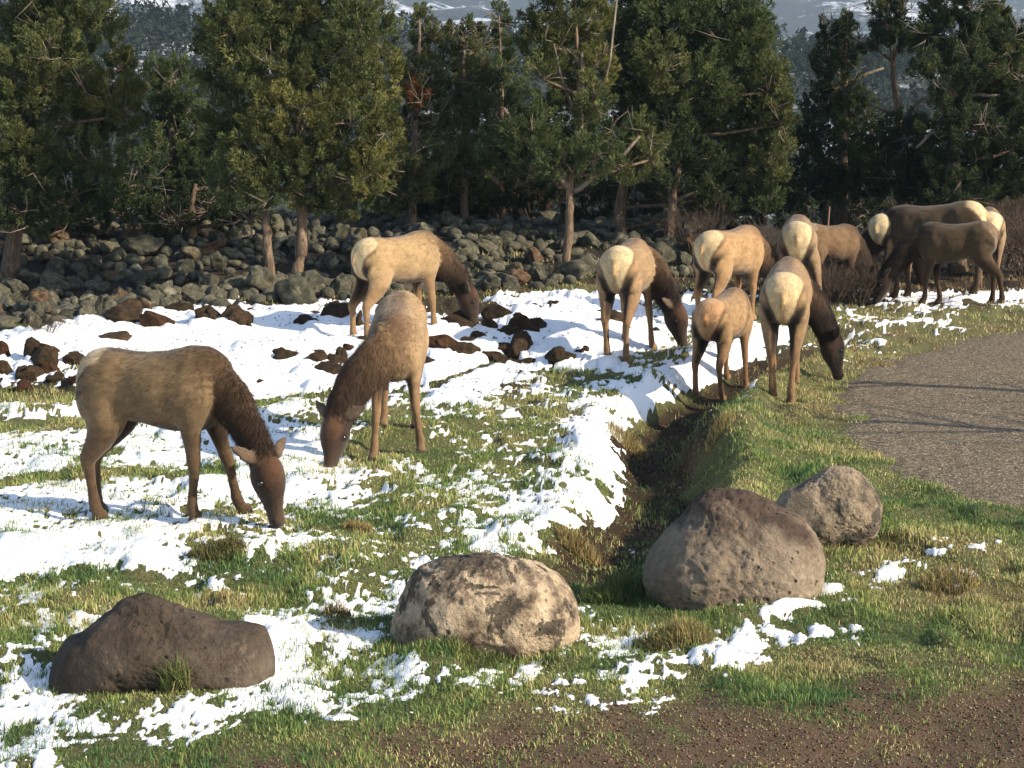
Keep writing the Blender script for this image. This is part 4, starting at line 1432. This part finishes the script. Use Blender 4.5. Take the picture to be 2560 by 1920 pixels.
def elk(label, px, py, theta, scale=1.0, lf=1.0, yaw=0.0, reach=1.0, feet=None, tone=(1, 1, 1), rump=(0.50, 0.38, 0.22), hair=4500, voxel=0.018, fat=1.0, drop=0.0, seed=1, darkneck=1.0, headyaw=0.0, nw=1.15, hs=1.14):
    feet = feet or {}
    ox, oy, oz = gpoint(px, py)
    th = math.radians(theta)
    ct, st = math.cos(th), math.sin(th)

    def gz(lx, ly):
        wx, wy = ox + (lx * ct - ly * st) * scale, oy + (lx * st + ly * ct) * scale
        return (float(zground(np.array([wx]), np.array([wy]))[0]) - oz) / scale
    rg = np.random.default_rng(seed)
    L = Loft()
    X = lf
    zs = 0.5 * (gz(0.4 * X, 0) + gz(-0.5 * X, 0))
    tilt = np.clip((gz(0.45 * X, 0) - gz(-0.5 * X, 0)), -0.25, 0.25)

    def tz(x):
        return zs + tilt * x / (0.95 * X)
    tr = [(-0.83, 1.09, .05, .07), (-0.79, 1.09, .15, .18), (-0.69, 1.085, .225, .255), (-0.52, 1.075, .255, .285), (-0.28, 1.05, .255, .275), (0.0, 1.015, .275, .30),
          (0.22, 1.0, .27, .325), (0.42, 1.02, .24, .335), (0.56, 1.04, .195, .30), (0.68, 1.04, .13, .22), (0.76, 1.03, .05, .10)]
    L.add([(x * X, 0, z + tz(x * X), a * fat, b * (0.5 + 0.5 * fat)) for x, z, a, b in tr], (0, 1, 0), TRUNK, 26)
    # withers
    L.add([(0.12 * X, 0, 1.21 + tz(0.1), .05, .08), (0.34 * X, 0, 1.245 + tz(0.3), .07, .095), (0.50 * X, 0, 1.20 + tz(0.5), .075, .10), (0.64 * X, 0, 1.09 + tz(.6), .07, .10)], (0, 1, 0), TRUNK, 14)
    # hind legs
    for s, key in ((1, 'HL'), (-1, 'HR')):
        fx, fy = feet.get(key, (rg.uniform(-0.08, 0.08), 0))
        gx = -0.66 * X + fx
        g = gz(gx, s * 0.14 + fy)
        sec = [(-0.56, .12, 1.10, .10, .20), (-0.53, .145, .95, .115, .215), (-0.50, .155, .82, .10, .175), (-0.57, .155, .68, .075, .115), (-0.675, .15, .56, .052, .078), (-0.735, .145, .485, .043, .062),
               (-0.73, .14, .40, .034, .044), (-0.715, .14, .24, .030, .036), (-0.70, .14, .12, .036, .042), (-0.675, .14, .06, .034, .042), (-0.655, .14, 0.03, .045, .058), (-0.65, .14, -0.005, .047, .062)]
        q = []
        for x, y, z, a, b in sec:
            k = np.clip((0.95 - z) / 0.95, 0, 1) ** 0.9
            zb = z + tz(x * X) * (1 - k) + g * k
            lk = 1.0 + 0.24 * k
            q.append((x * X + (gx + 0.66 * X) * k, s * y + fy * k, zb, a * lk, b * lk))
        L.add(q, (0, 1, 0), HLEG, 14)
    for s, key in ((1, 'FL'), (-1, 'FR')):
        fx, fy = feet.get(key, (rg.uniform(-0.1, 0.1), 0))
        gx = 0.43 * X + fx
        g = gz(gx, s * 0.13 + fy)
        sec = [(0.44, .13, 1.12, .06, .14), (0.45, .155, .98, .085, .16), (0.42, .155, .84, .08, .13), (0.41, .145, .72, .062, .09), (0.425, .135, .58, .046, .062), (0.44, .13, .44, .042, .05), (0.445, .13, .38, .036, .042),
               (0.435, .13, .25, .029, .033), (0.43, .13, .12, .035, .04), (0.445, .13, .06, .034, .04), (0.47, .13, .03, .044, .056), (0.475, .13, -0.005, .047, .06)]
        q = []
        for x, y, z, a, b in sec:
            k = np.clip((0.98 - z) / 0.98, 0, 1)
            zb = z + tz(x * X) * (1 - k) + g * k
            lk = 1.0 + 0.22 * k
            q.append((x * X + fx * k, s * y + fy * k, zb, a * lk, b * lk))
        L.add(q, (0, 1, 0), FLEG, 14)
    # neck, bending down to graze
    xs = 0.46 * X
    yw = math.radians(yaw)
    nk = [(-0.06, 1.05, .155, .22), (0.10, 1.02, .145, .21), (.25, .93, .125, .18), (.385, .79, .108, .155), (.49, .65, .096, .138), (.565, .53, .090, .126), (.60, .44, .080, .11)]

    def bend(r_):
        k = min(1.0, 0.25 + 0.75 * max(r_, 0) / 0.4)
        return xs + r_ * reach * math.cos(yw * k), r_ * reach * math.sin(yw * k)
    hx0, hy0 = bend(0.60)
    mz = gz(hx0 + 0.1 * math.cos(yw), hy0 + 0.1 * math.sin(yw))
    dn = mz - zs - drop
    q, lats = [], []
    for r_, z, a, b in nk:
        x, y = bend(r_)
        k = np.clip((1.1 - z) / 0.66, 0, 1)
        q.append((x, y, z + tz(0.5) + dn * k, a * nw, b * nw))
        kk = min(1.0, 0.25 + 0.75 * max(r_, 0) / 0.4)
        lats.append((-math.sin(yw * kk), math.cos(yw * kk), 0))
    L.add(q, lats, NECK, 20)
    # head
    hy_ = yw + math.radians(headyaw)
    pit = math.radians(72)
    fd = np.array([math.cos(hy_) * math.cos(pit), math.sin(hy_) * math.cos(pit), -math.sin(pit)])
    la = np.array([-math.sin(hy_), math.cos(hy_), 0])
    up = np.cross(fd, la)          # towards the forehead
    if up @ np.array([math.cos(hy_), math.sin(hy_), 0.2]) < 0:
        up = -up
    p0 = np.array([q[-1][0], q[-1][1], q[-1][2]]) + np.array([0, 0, 0.02])
    hd = [(-0.06, .055, .07), (0.0, .088, .112), (0.07, .104, .13), (0.15, .106, .13), (0.23, .078, .108), (0.31, .056, .080), (0.38, .049, .064), (0.43, .051, .060), (0.465, .042, .046), (0.48, .02, .022)]
    hh = []
    for d, a, b in hd:
        cpt = p0 + fd * d * (0.5 + 0.5 * hs) + up * (0.012 - 0.05 * (d - 0.1) * (d > 0.1))
        hh.append((*cpt, a * hs, b * hs))
    L.add(hh, la, HEAD, 18)
    for s in (1, -1):
        b0 = p0 + la * s * 0.062 * hs - fd * 0.005 + up * 0.03
        ed = la * s * 0.80 - fd * 0.52 - up * 0.12
        ed /= np.linalg.norm(ed)
        face = up * 0.8 + la * s * 0.1
        sec = []
        for d, a, b in ((0.0, .030, .027), (.055, .048, .026), (.12, .060, .021), (.18, .048, .018), (.23, .024, .013), (.255, .009, .009)):
            cpt = b0 + ed * d + (-fd) * 0.02 * (d / 0.2)
            sec.append((*cpt, a, b))
        wide = np.cross(ed, face)
        L.add(sec, wide, EAR, 12)
    L.add([(-0.79 * X, 0, 1.20 + tz(-.8), .03, .04), (-0.845 * X, 0, 1.15 + tz(-.8), .032, .03), (-0.875 * X, 0, 1.08 + tz(-.8), .022, .018), (-0.88 * X, 0, 1.02 + tz(-.8), .008, .008)], (0, 1, 0), TAIL, 10)

    tmp = bpy.data.meshes.new("tmp")
    tmp.from_pydata(L.v, [], L.f)
    to = bpy.data.objects.new("tmp", tmp)
    COL.objects.link(to)
    rm = to.modifiers.new("r", 'REMESH')
    rm.mode = 'VOXEL'
    rm.voxel_size = voxel * 1.18
    sm = to.modifiers.new("s", 'SMOOTH')
    sm.factor = 0.5
    sm.iterations = 4
    dg = bpy.context.evaluated_depsgraph_get()
    me = bpy.data.meshes.new_from_object(to.evaluated_get(dg))
    bpy.data.objects.remove(to)
    bpy.data.meshes.remove(tmp)
    n = len(me.vertices)
    co = np.empty(n * 3, dtype=np.float32)
    me.vertices.foreach_get("co", co)
    co = co.reshape(-1, 3).astype(float)
    nv = np.empty(n * 3, dtype=np.float32)
    me.vertices.foreach_get("normal", nv)
    nv = nv.reshape(-1, 3).astype(float)
    # part of each vertex
    kd = kdtree.KDTree(len(L.v))
    for i, vv in enumerate(L.v):
        kd.insert(vv, i)
    kd.balance()
    near = np.array([kd.find(vv)[1] for vv in co])
    part = np.array(L.part)[near]
    tt = np.array(L.t)[near]
    # muscle and bone under the coat
    tkb = (part == TRUNK) | (part == FLEG) | (part == HLEG)

    def gb(cx, cz, rx, rz):
        return np.exp(-((co[:, 0] / X - cx) / rx) ** 2 - ((co[:, 2] - zs - cz) / rz) ** 2)
    ay = np.abs(co[:, 1])
    rel = 0.030 * gb(0.40, 0.95, 0.13, 0.17) - 0.022 * gb(0.19, 0.98, 0.07, 0.22) - 0.030 * gb(-0.27, 1.10, 0.11, 0.12) + 0.026 * gb(-0.56, 0.93, 0.13, 0.16)
    rel = rel + 0.022 * gb(-0.42, 1.25, 0.07, 0.06) - 0.018 * gb(-0.38, 0.82, 0.05, 0.12) - 0.012 * gb(0.30, 1.16, 0.05, 0.14)
    rel = rel + 0.0018 * np.sin(co[:, 0] / X * 62 + co[:, 2] * 9) * gb(-0.02, 0.98, 0.20, 0.2)
    co = co + nv * (0.62 * rel * tkb * sstep(0.03, 0.12, ay))[:, None]
    # fur lumps
    lump = (fbm3(co * np.array([9, 16, 12]) + seed, seed, 3) - 0.5)
    nkm = (part == NECK) * 1.0
    co = co + nv * (lump * (0.012 + 0.022 * nkm))[:, None]
    # colours
    x, y, z = co[:, 0] / X, co[:, 1], co[:, 2] - (zs + tilt * co[:, 0] / (0.95 * X))
    body = np.array([0.232, 0.158, 0.085]) * np.array(tone)
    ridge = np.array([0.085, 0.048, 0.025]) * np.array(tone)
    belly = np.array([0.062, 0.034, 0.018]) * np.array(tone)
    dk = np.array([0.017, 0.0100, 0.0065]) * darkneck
    legc = np.array([0.165, 0.102, 0.054]) * np.array(tone)
    col = np.repeat(body[None], n, 0)

    def lay(c, w):
        nonlocal col
        w = np.clip(w, 0, 1)[:, None]
        col = col * (1 - w) + np.array(c) * w
    nz = fbm3(co * 5 + 3, seed + 3, 3) - 0.5
    tk = (part == TRUNK) | (part == HLEG) | (part == FLEG) | (part == TAIL)
    lay(ridge, tk * sstep(0.10, 0.03, np.abs(y) + nz * 0.05) * sstep(1.22, 1.30, z) * 0.75)
    lay(ridge, tk * sstep(0.15, 0.5, x + nz * 0.2) * sstep(1.02, 1.3, z) * 0.6)
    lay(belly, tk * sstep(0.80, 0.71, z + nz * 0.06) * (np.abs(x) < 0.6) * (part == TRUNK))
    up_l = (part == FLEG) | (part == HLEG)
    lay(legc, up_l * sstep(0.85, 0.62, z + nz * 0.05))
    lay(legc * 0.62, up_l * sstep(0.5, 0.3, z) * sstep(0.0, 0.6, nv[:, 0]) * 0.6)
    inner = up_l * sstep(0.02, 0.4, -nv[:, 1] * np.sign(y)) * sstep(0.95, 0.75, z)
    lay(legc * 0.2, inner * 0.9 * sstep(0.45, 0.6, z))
    # rump patch and its dark border
    hp = (part == TRUNK) | (part == HLEG) | (part == TAIL)
    back = sstep(-0.50, -0.58, x + nz * 0.06) * sstep(0.02, 0.30, -nv[:, 0] + 0.25 * sstep(1.22, 1.34, z))
    hw = np.interp(z, [0.70, 0.80, 0.92, 1.05, 1.18, 1.30, 1.38], [0.01, 0.03, 0.085, 0.145, 0.195, 0.20, 0.16])
    e = np.abs(y) + nz * 0.07
    lay((0.013, 0.008, 0.006), hp * back * sstep(hw + 0.13, hw + 0.08, e) * sstep(1.12, 0.98, z) * sstep(0.44, 0.66, z) * 0.97)
    lay((0.07, 0.042, 0.024), hp * back * sstep(hw + 0.045, hw + 0.01, e) * 0.7 * sstep(0.7, 0.85, z))
    lay(rump, hp * back * sstep(hw + 0.012, hw - 0.022, e) * sstep(0.70, 0.78, z))
    lay(np.array(rump) * np.array([0.60, 0.45, 0.36]), hp * back * sstep(0.05, 0.012, np.abs(y)) * sstep(1.2, 0.9, z) * (z > 0.75) * 0.6)
    lay(np.array(rump) * np.array([0.78, 0.66, 0.55]), (part == TAIL) * 0.7)
    # neck and head
    nk_ = part == NECK
    lay(ridge * 0.8, nk_ * sstep(-0.02, 0.25, tt + nz * 0.4) * 0.8)
    lay(ridge * 0.8, (part == TRUNK) * sstep(0.38, 0.72, x + nz * 0.2) * 0.75)
    lay(dk * 1.8, nk_ * sstep(0.08, 0.72, tt + nz * 0.25))
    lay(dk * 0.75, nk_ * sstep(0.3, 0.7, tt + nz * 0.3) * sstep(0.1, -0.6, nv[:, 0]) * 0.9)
    hd_ = part == HEAD
    lay(dk * 1.9, hd_ * 1.0)
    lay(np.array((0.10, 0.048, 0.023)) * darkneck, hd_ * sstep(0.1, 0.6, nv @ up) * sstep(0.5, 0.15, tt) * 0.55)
    lay(np.array((0.062, 0.042, 0.030)) * darkneck, hd_ * sstep(0.4, 0.7, tt) * 0.5)
    lay((0.008, 0.006, 0.005), hd_ * sstep(0.80, 0.9, tt))
    side_ = np.abs((co - p0) @ la)
    lay((0.006, 0.004, 0.004), hd_ * sstep(0.74, 0.80, tt) * sstep(0.035, 0.055, side_) * sstep(-0.2, 0.3, nv @ up))
    lay(dk * 0.8, hd_ * sstep(0.06, 0.03, np.hypot((co - p0) @ fd - 0.15, (co - p0) @ up - 0.04)) * 0.8)
    er = part == EAR
    lay((0.040, 0.023, 0.014), er * 1.0)
    lay((0.13, 0.092, 0.062), er * sstep(0.3, 0.8, nv @ up) * sstep(0.1, 0.3, tt) * 0.7)
    lay((0.03, 0.02, 0.015), er * sstep(0.86, 1.0, tt))
    lay((0.007, 0.005, 0.004), up_l * sstep(0.92, 0.945, tt))
    nz2 = fbm3(co * np.array([12, 34, 26]), seed + 9, 3) - 0.5
    col *= (1 + 0.40 * nz + 0.55 * nz2)[:, None]
    co_w = co * scale
    me.vertices.foreach_set("co", co_w.astype(np.float32).ravel())
    me.polygons.foreach_set("use_smooth", np.ones(len(me.polygons), dtype=bool))
    me.update()
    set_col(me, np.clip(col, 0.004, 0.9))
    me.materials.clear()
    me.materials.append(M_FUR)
    me.name = "elk"
    o = obj("elk", me, loc=(ox, oy, oz), label=label, category="elk", group="herd of grazing elk")
    o.rotation_euler = (0, 0, th)
    for s in (1, -1):
        e = obj("eye", EYE_MESH, o)
        e.location = Vector((p0 + fd * 0.155 + la * s * 0.098 * hs + up * 0.04) * scale)
    # guard hair
    mt = len(me.polygons)
    pv = np.empty(mt, dtype=np.int32)
    w = np.where(part == NECK, 2.6, np.where(part == TRUNK, 1.0, 0.45))
    w = w * np.where((part == HEAD) | (part == EAR), 0.5, 1)
    pick = rg.choice(n, hair, p=w / w.sum())
    P = co_w[pick] + rg.normal(0, 0.006, (hair, 3))
    N = nv[pick]
    flow = np.array([-0.75, 0, -0.65]) + rg.normal(0, 0.22, (hair, 3))
    isn = (part[pick] == NECK)
    nd_ = -np.array([math.cos(yw) * 0.25, math.sin(yw) * 0.25, 1.0])
    flow = np.where(isn[:, None], nd_ + rg.normal(0, 0.3, (hair, 3)), flow)
    T = flow - (flow * N).sum(1)[:, None] * N
    T /= np.linalg.norm(T, axis=1)[:, None] + 1e-9
    Wd = np.cross(N, T)
    ln = np.where(isn, rg.uniform(0.035, 0.08, hair) * (0.4 + 0.6 * sstep(0.05, 0.5, tt[pick])), np.where(part[pick] == TRUNK, rg.uniform(0.025, 0.05, hair), rg.uniform(0.012, 0.025, hair))) * scale
    hw_ = 0.0026 * (voxel / 0.014)
    tip = P + T * (ln * 0.92)[:, None] + N * (ln * np.where(isn, 0.28, 0.15))[:, None]
    bs = P - N * 0.003
    HV = np.stack([bs - Wd * hw_, bs + Wd * hw_, tip], 1).reshape(-1, 3)
    HC = np.repeat(np.clip(col[pick] * rg.uniform(0.65, 1.3, (hair, 1)), 0.003, 0.9), 3, axis=0)
    obj("fur", mesh_np("fur", HV, np.arange(hair * 3).reshape(-1, 3), HC, smooth=False, mat=M_HAIR), o)
    return o


elk("young brown elk grazing side on alone at the left with its head turned down right", 408, 1298, -14, 1.02, 0.80, yaw=-13, reach=0.92, hair=16000, voxel=0.014, tone=(0.58, 0.575, 0.57), nw=1.0, hs=1.15, seed=1,
    feet={'HR': (0.05, 0), 'HL': (-0.10, 0.02), 'FR': (-0.04, 0), 'FL': (0.24, 0.06)}, rump=(0.45, 0.35, 0.22), headyaw=-14)
elk("elk facing the camera with a long dark neck and its head down at the left", 995, 1112, -91, 1.04, 0.92, yaw=-46, reach=1.10, hair=15000, voxel=0.015, tone=(1.2, 1.2, 1.2), nw=1.32, hs=1.2, seed=2,
    feet={'FL': (-0.05, 0.12), 'FR': (0.22, -0.05), 'HL': (0.1, 0.0), 'HR': (0.05, -0.05)}, headyaw=18)
elk("pale elk walking away to the right on the snow bank near the rocks", 1000, 838, 40, 1.03, 0.84, yaw=-22, reach=0.95, hair=9000, voxel=0.017, tone=(1.3, 1.3, 1.25), seed=3, feet={'FR': (0.12, 0)}, rump=(0.50, 0.395, 0.23))
elk("cream rumped elk seen from behind at the right end of the snow bank", 1568, 882, 75, 1.10, 0.95, yaw=-98, reach=0.80, hair=9000, voxel=0.016, tone=(1.2, 1.15, 1.1), seed=4, feet={'HL': (0, -0.04), 'HR': (0.0, 0.02), 'FR': (0.1, -0.08)}, rump=(0.50, 0.39, 0.225))
elk("golden tan elk angled away behind the one standing in the ditch", 1826, 812, 52, 1.05, 0.92, yaw=-18, reach=1.05, hair=8000, voxel=0.017, tone=(1.3, 1.2, 1.08), seed=5, fat=1.05, rump=(0.48, 0.37, 0.21))
elk("smaller elk with an orange brown rump stepping over the ditch", 1808, 982, 64, 0.95, 0.90, yaw=30, reach=1.0, hair=8000, voxel=0.016, tone=(1.15, 1.08, 1.0), seed=6, rump=(0.42, 0.245, 0.125), feet={'HL': (-0.05, 0), 'HR': (0.18, 0), 'FR': (0.0, -0.05), 'FL': (0.1, 0)})
elk("elk seen from behind at the road verge with its dark head lowered to the right", 1962, 957, 79, 1.06, 0.95, yaw=-54, reach=0.92, hair=9000, voxel=0.015, tone=(1.1, 1.06, 1.0), seed=7, feet={'HL': (-0.03, -0.05), 'HR': (-0.08, 0.04), 'FR': (0.0, 0.03), 'FL': (0.05, 0.03)}, rump=(0.52, 0.39, 0.22))
elk("elk with a round cream rump standing directly behind the one on the road verge", 1990, 792, 81, 1.12, 0.95, yaw=10, hair=7000, voxel=0.018, seed=8, feet={'HR': (-0.1, -0.28)}, rump=(0.50, 0.395, 0.23))
elk("greyish brown elk half hidden behind brown twigs", 2072, 752, 38, 0.95, 0.90, yaw=0, hair=6000, voxel=0.019, tone=(0.56, 0.50, 0.47), seed=9, rump=(0.22, 0.165, 0.115))  # coat and rump toned down to paint in the brush's shade
elk("elk showing only its cream rump behind the neck of the big dark elk", 2232, 732, 55, 1.02, 0.92, yaw=0, hair=3500, voxel=0.02, seed=10, rump=(0.50, 0.395, 0.23))
elk("largest shade darkened elk in the far right group facing left with lowered black neck", 2322, 744, 156, 1.16, 0.94, yaw=16, reach=1.15, hair=8000, voxel=0.018, tone=(0.27, 0.27, 0.27), darkneck=0.5, seed=11, feet={'FL': (0.05, 0), 'HL': (-0.05, 0)})  # low tone and darkneck put the shade on this flank into the coat
elk("shade darkened grey brown elk facing left in front of the largest dark one", 2380, 764, 160, 1.02, 0.80, yaw=16, reach=1.15, hair=8000, voxel=0.017, tone=(0.28, 0.275, 0.27), darkneck=0.5, seed=12, feet={'FL': (0.08, 0), 'FR': (-0.15, 0), 'HL': (-0.25, 0), 'HR': (-0.05, 0)}, rump=(0.16, 0.11, 0.07))  # coat, neck and rump darkened here too, as painted shade
elk("rightmost elk with a cream rump and back turned behind the dark pair", 2468, 712, 78, 1.0, 0.92, yaw=0, hair=3500, voxel=0.02, seed=13, rump=(0.58, 0.46, 0.28))

# ------------------------------------------------------------------ haze over the valley
hm = bpy.data.materials.new("valley_haze")
hm.use_nodes = True
nt = hm.node_tree
for nn in list(nt.nodes):
    if nn.type != 'OUTPUT_MATERIAL':
        nt.nodes.remove(nn)
pv = nt.nodes.new("ShaderNodeVolumePrincipled")
pv.inputs['Color'].default_value = (0.55, 0.74, 1.0, 1)
pv.inputs['Density'].default_value = 0.00020
pv.inputs['Anisotropy'].default_value = 0.1
nt.links.new(pv.outputs[0], [q for q in nt.nodes if q.type == 'OUTPUT_MATERIAL'][0].inputs['Volume'])
x0, x1, y0, y1, z0, z1 = -6500, 6500, -300, 5600, -120, 640
bv = np.array([[x0, y0, z0], [x1, y0, z0], [x1, y1, z0], [x0, y1, z0], [x0, y0, z1], [x1, y0, z1], [x1, y1, z1], [x0, y1, z1]], float)
bf = np.array([[0, 3, 2, 1], [4, 5, 6, 7], [0, 1, 5, 4], [1, 2, 6, 5], [2, 3, 7, 6], [3, 0, 4, 7]])
obj("haze", mesh_np("haze", bv, bf, smooth=False, mat=hm), kind="stuff", label="pale blue haze over the valley", category="haze")
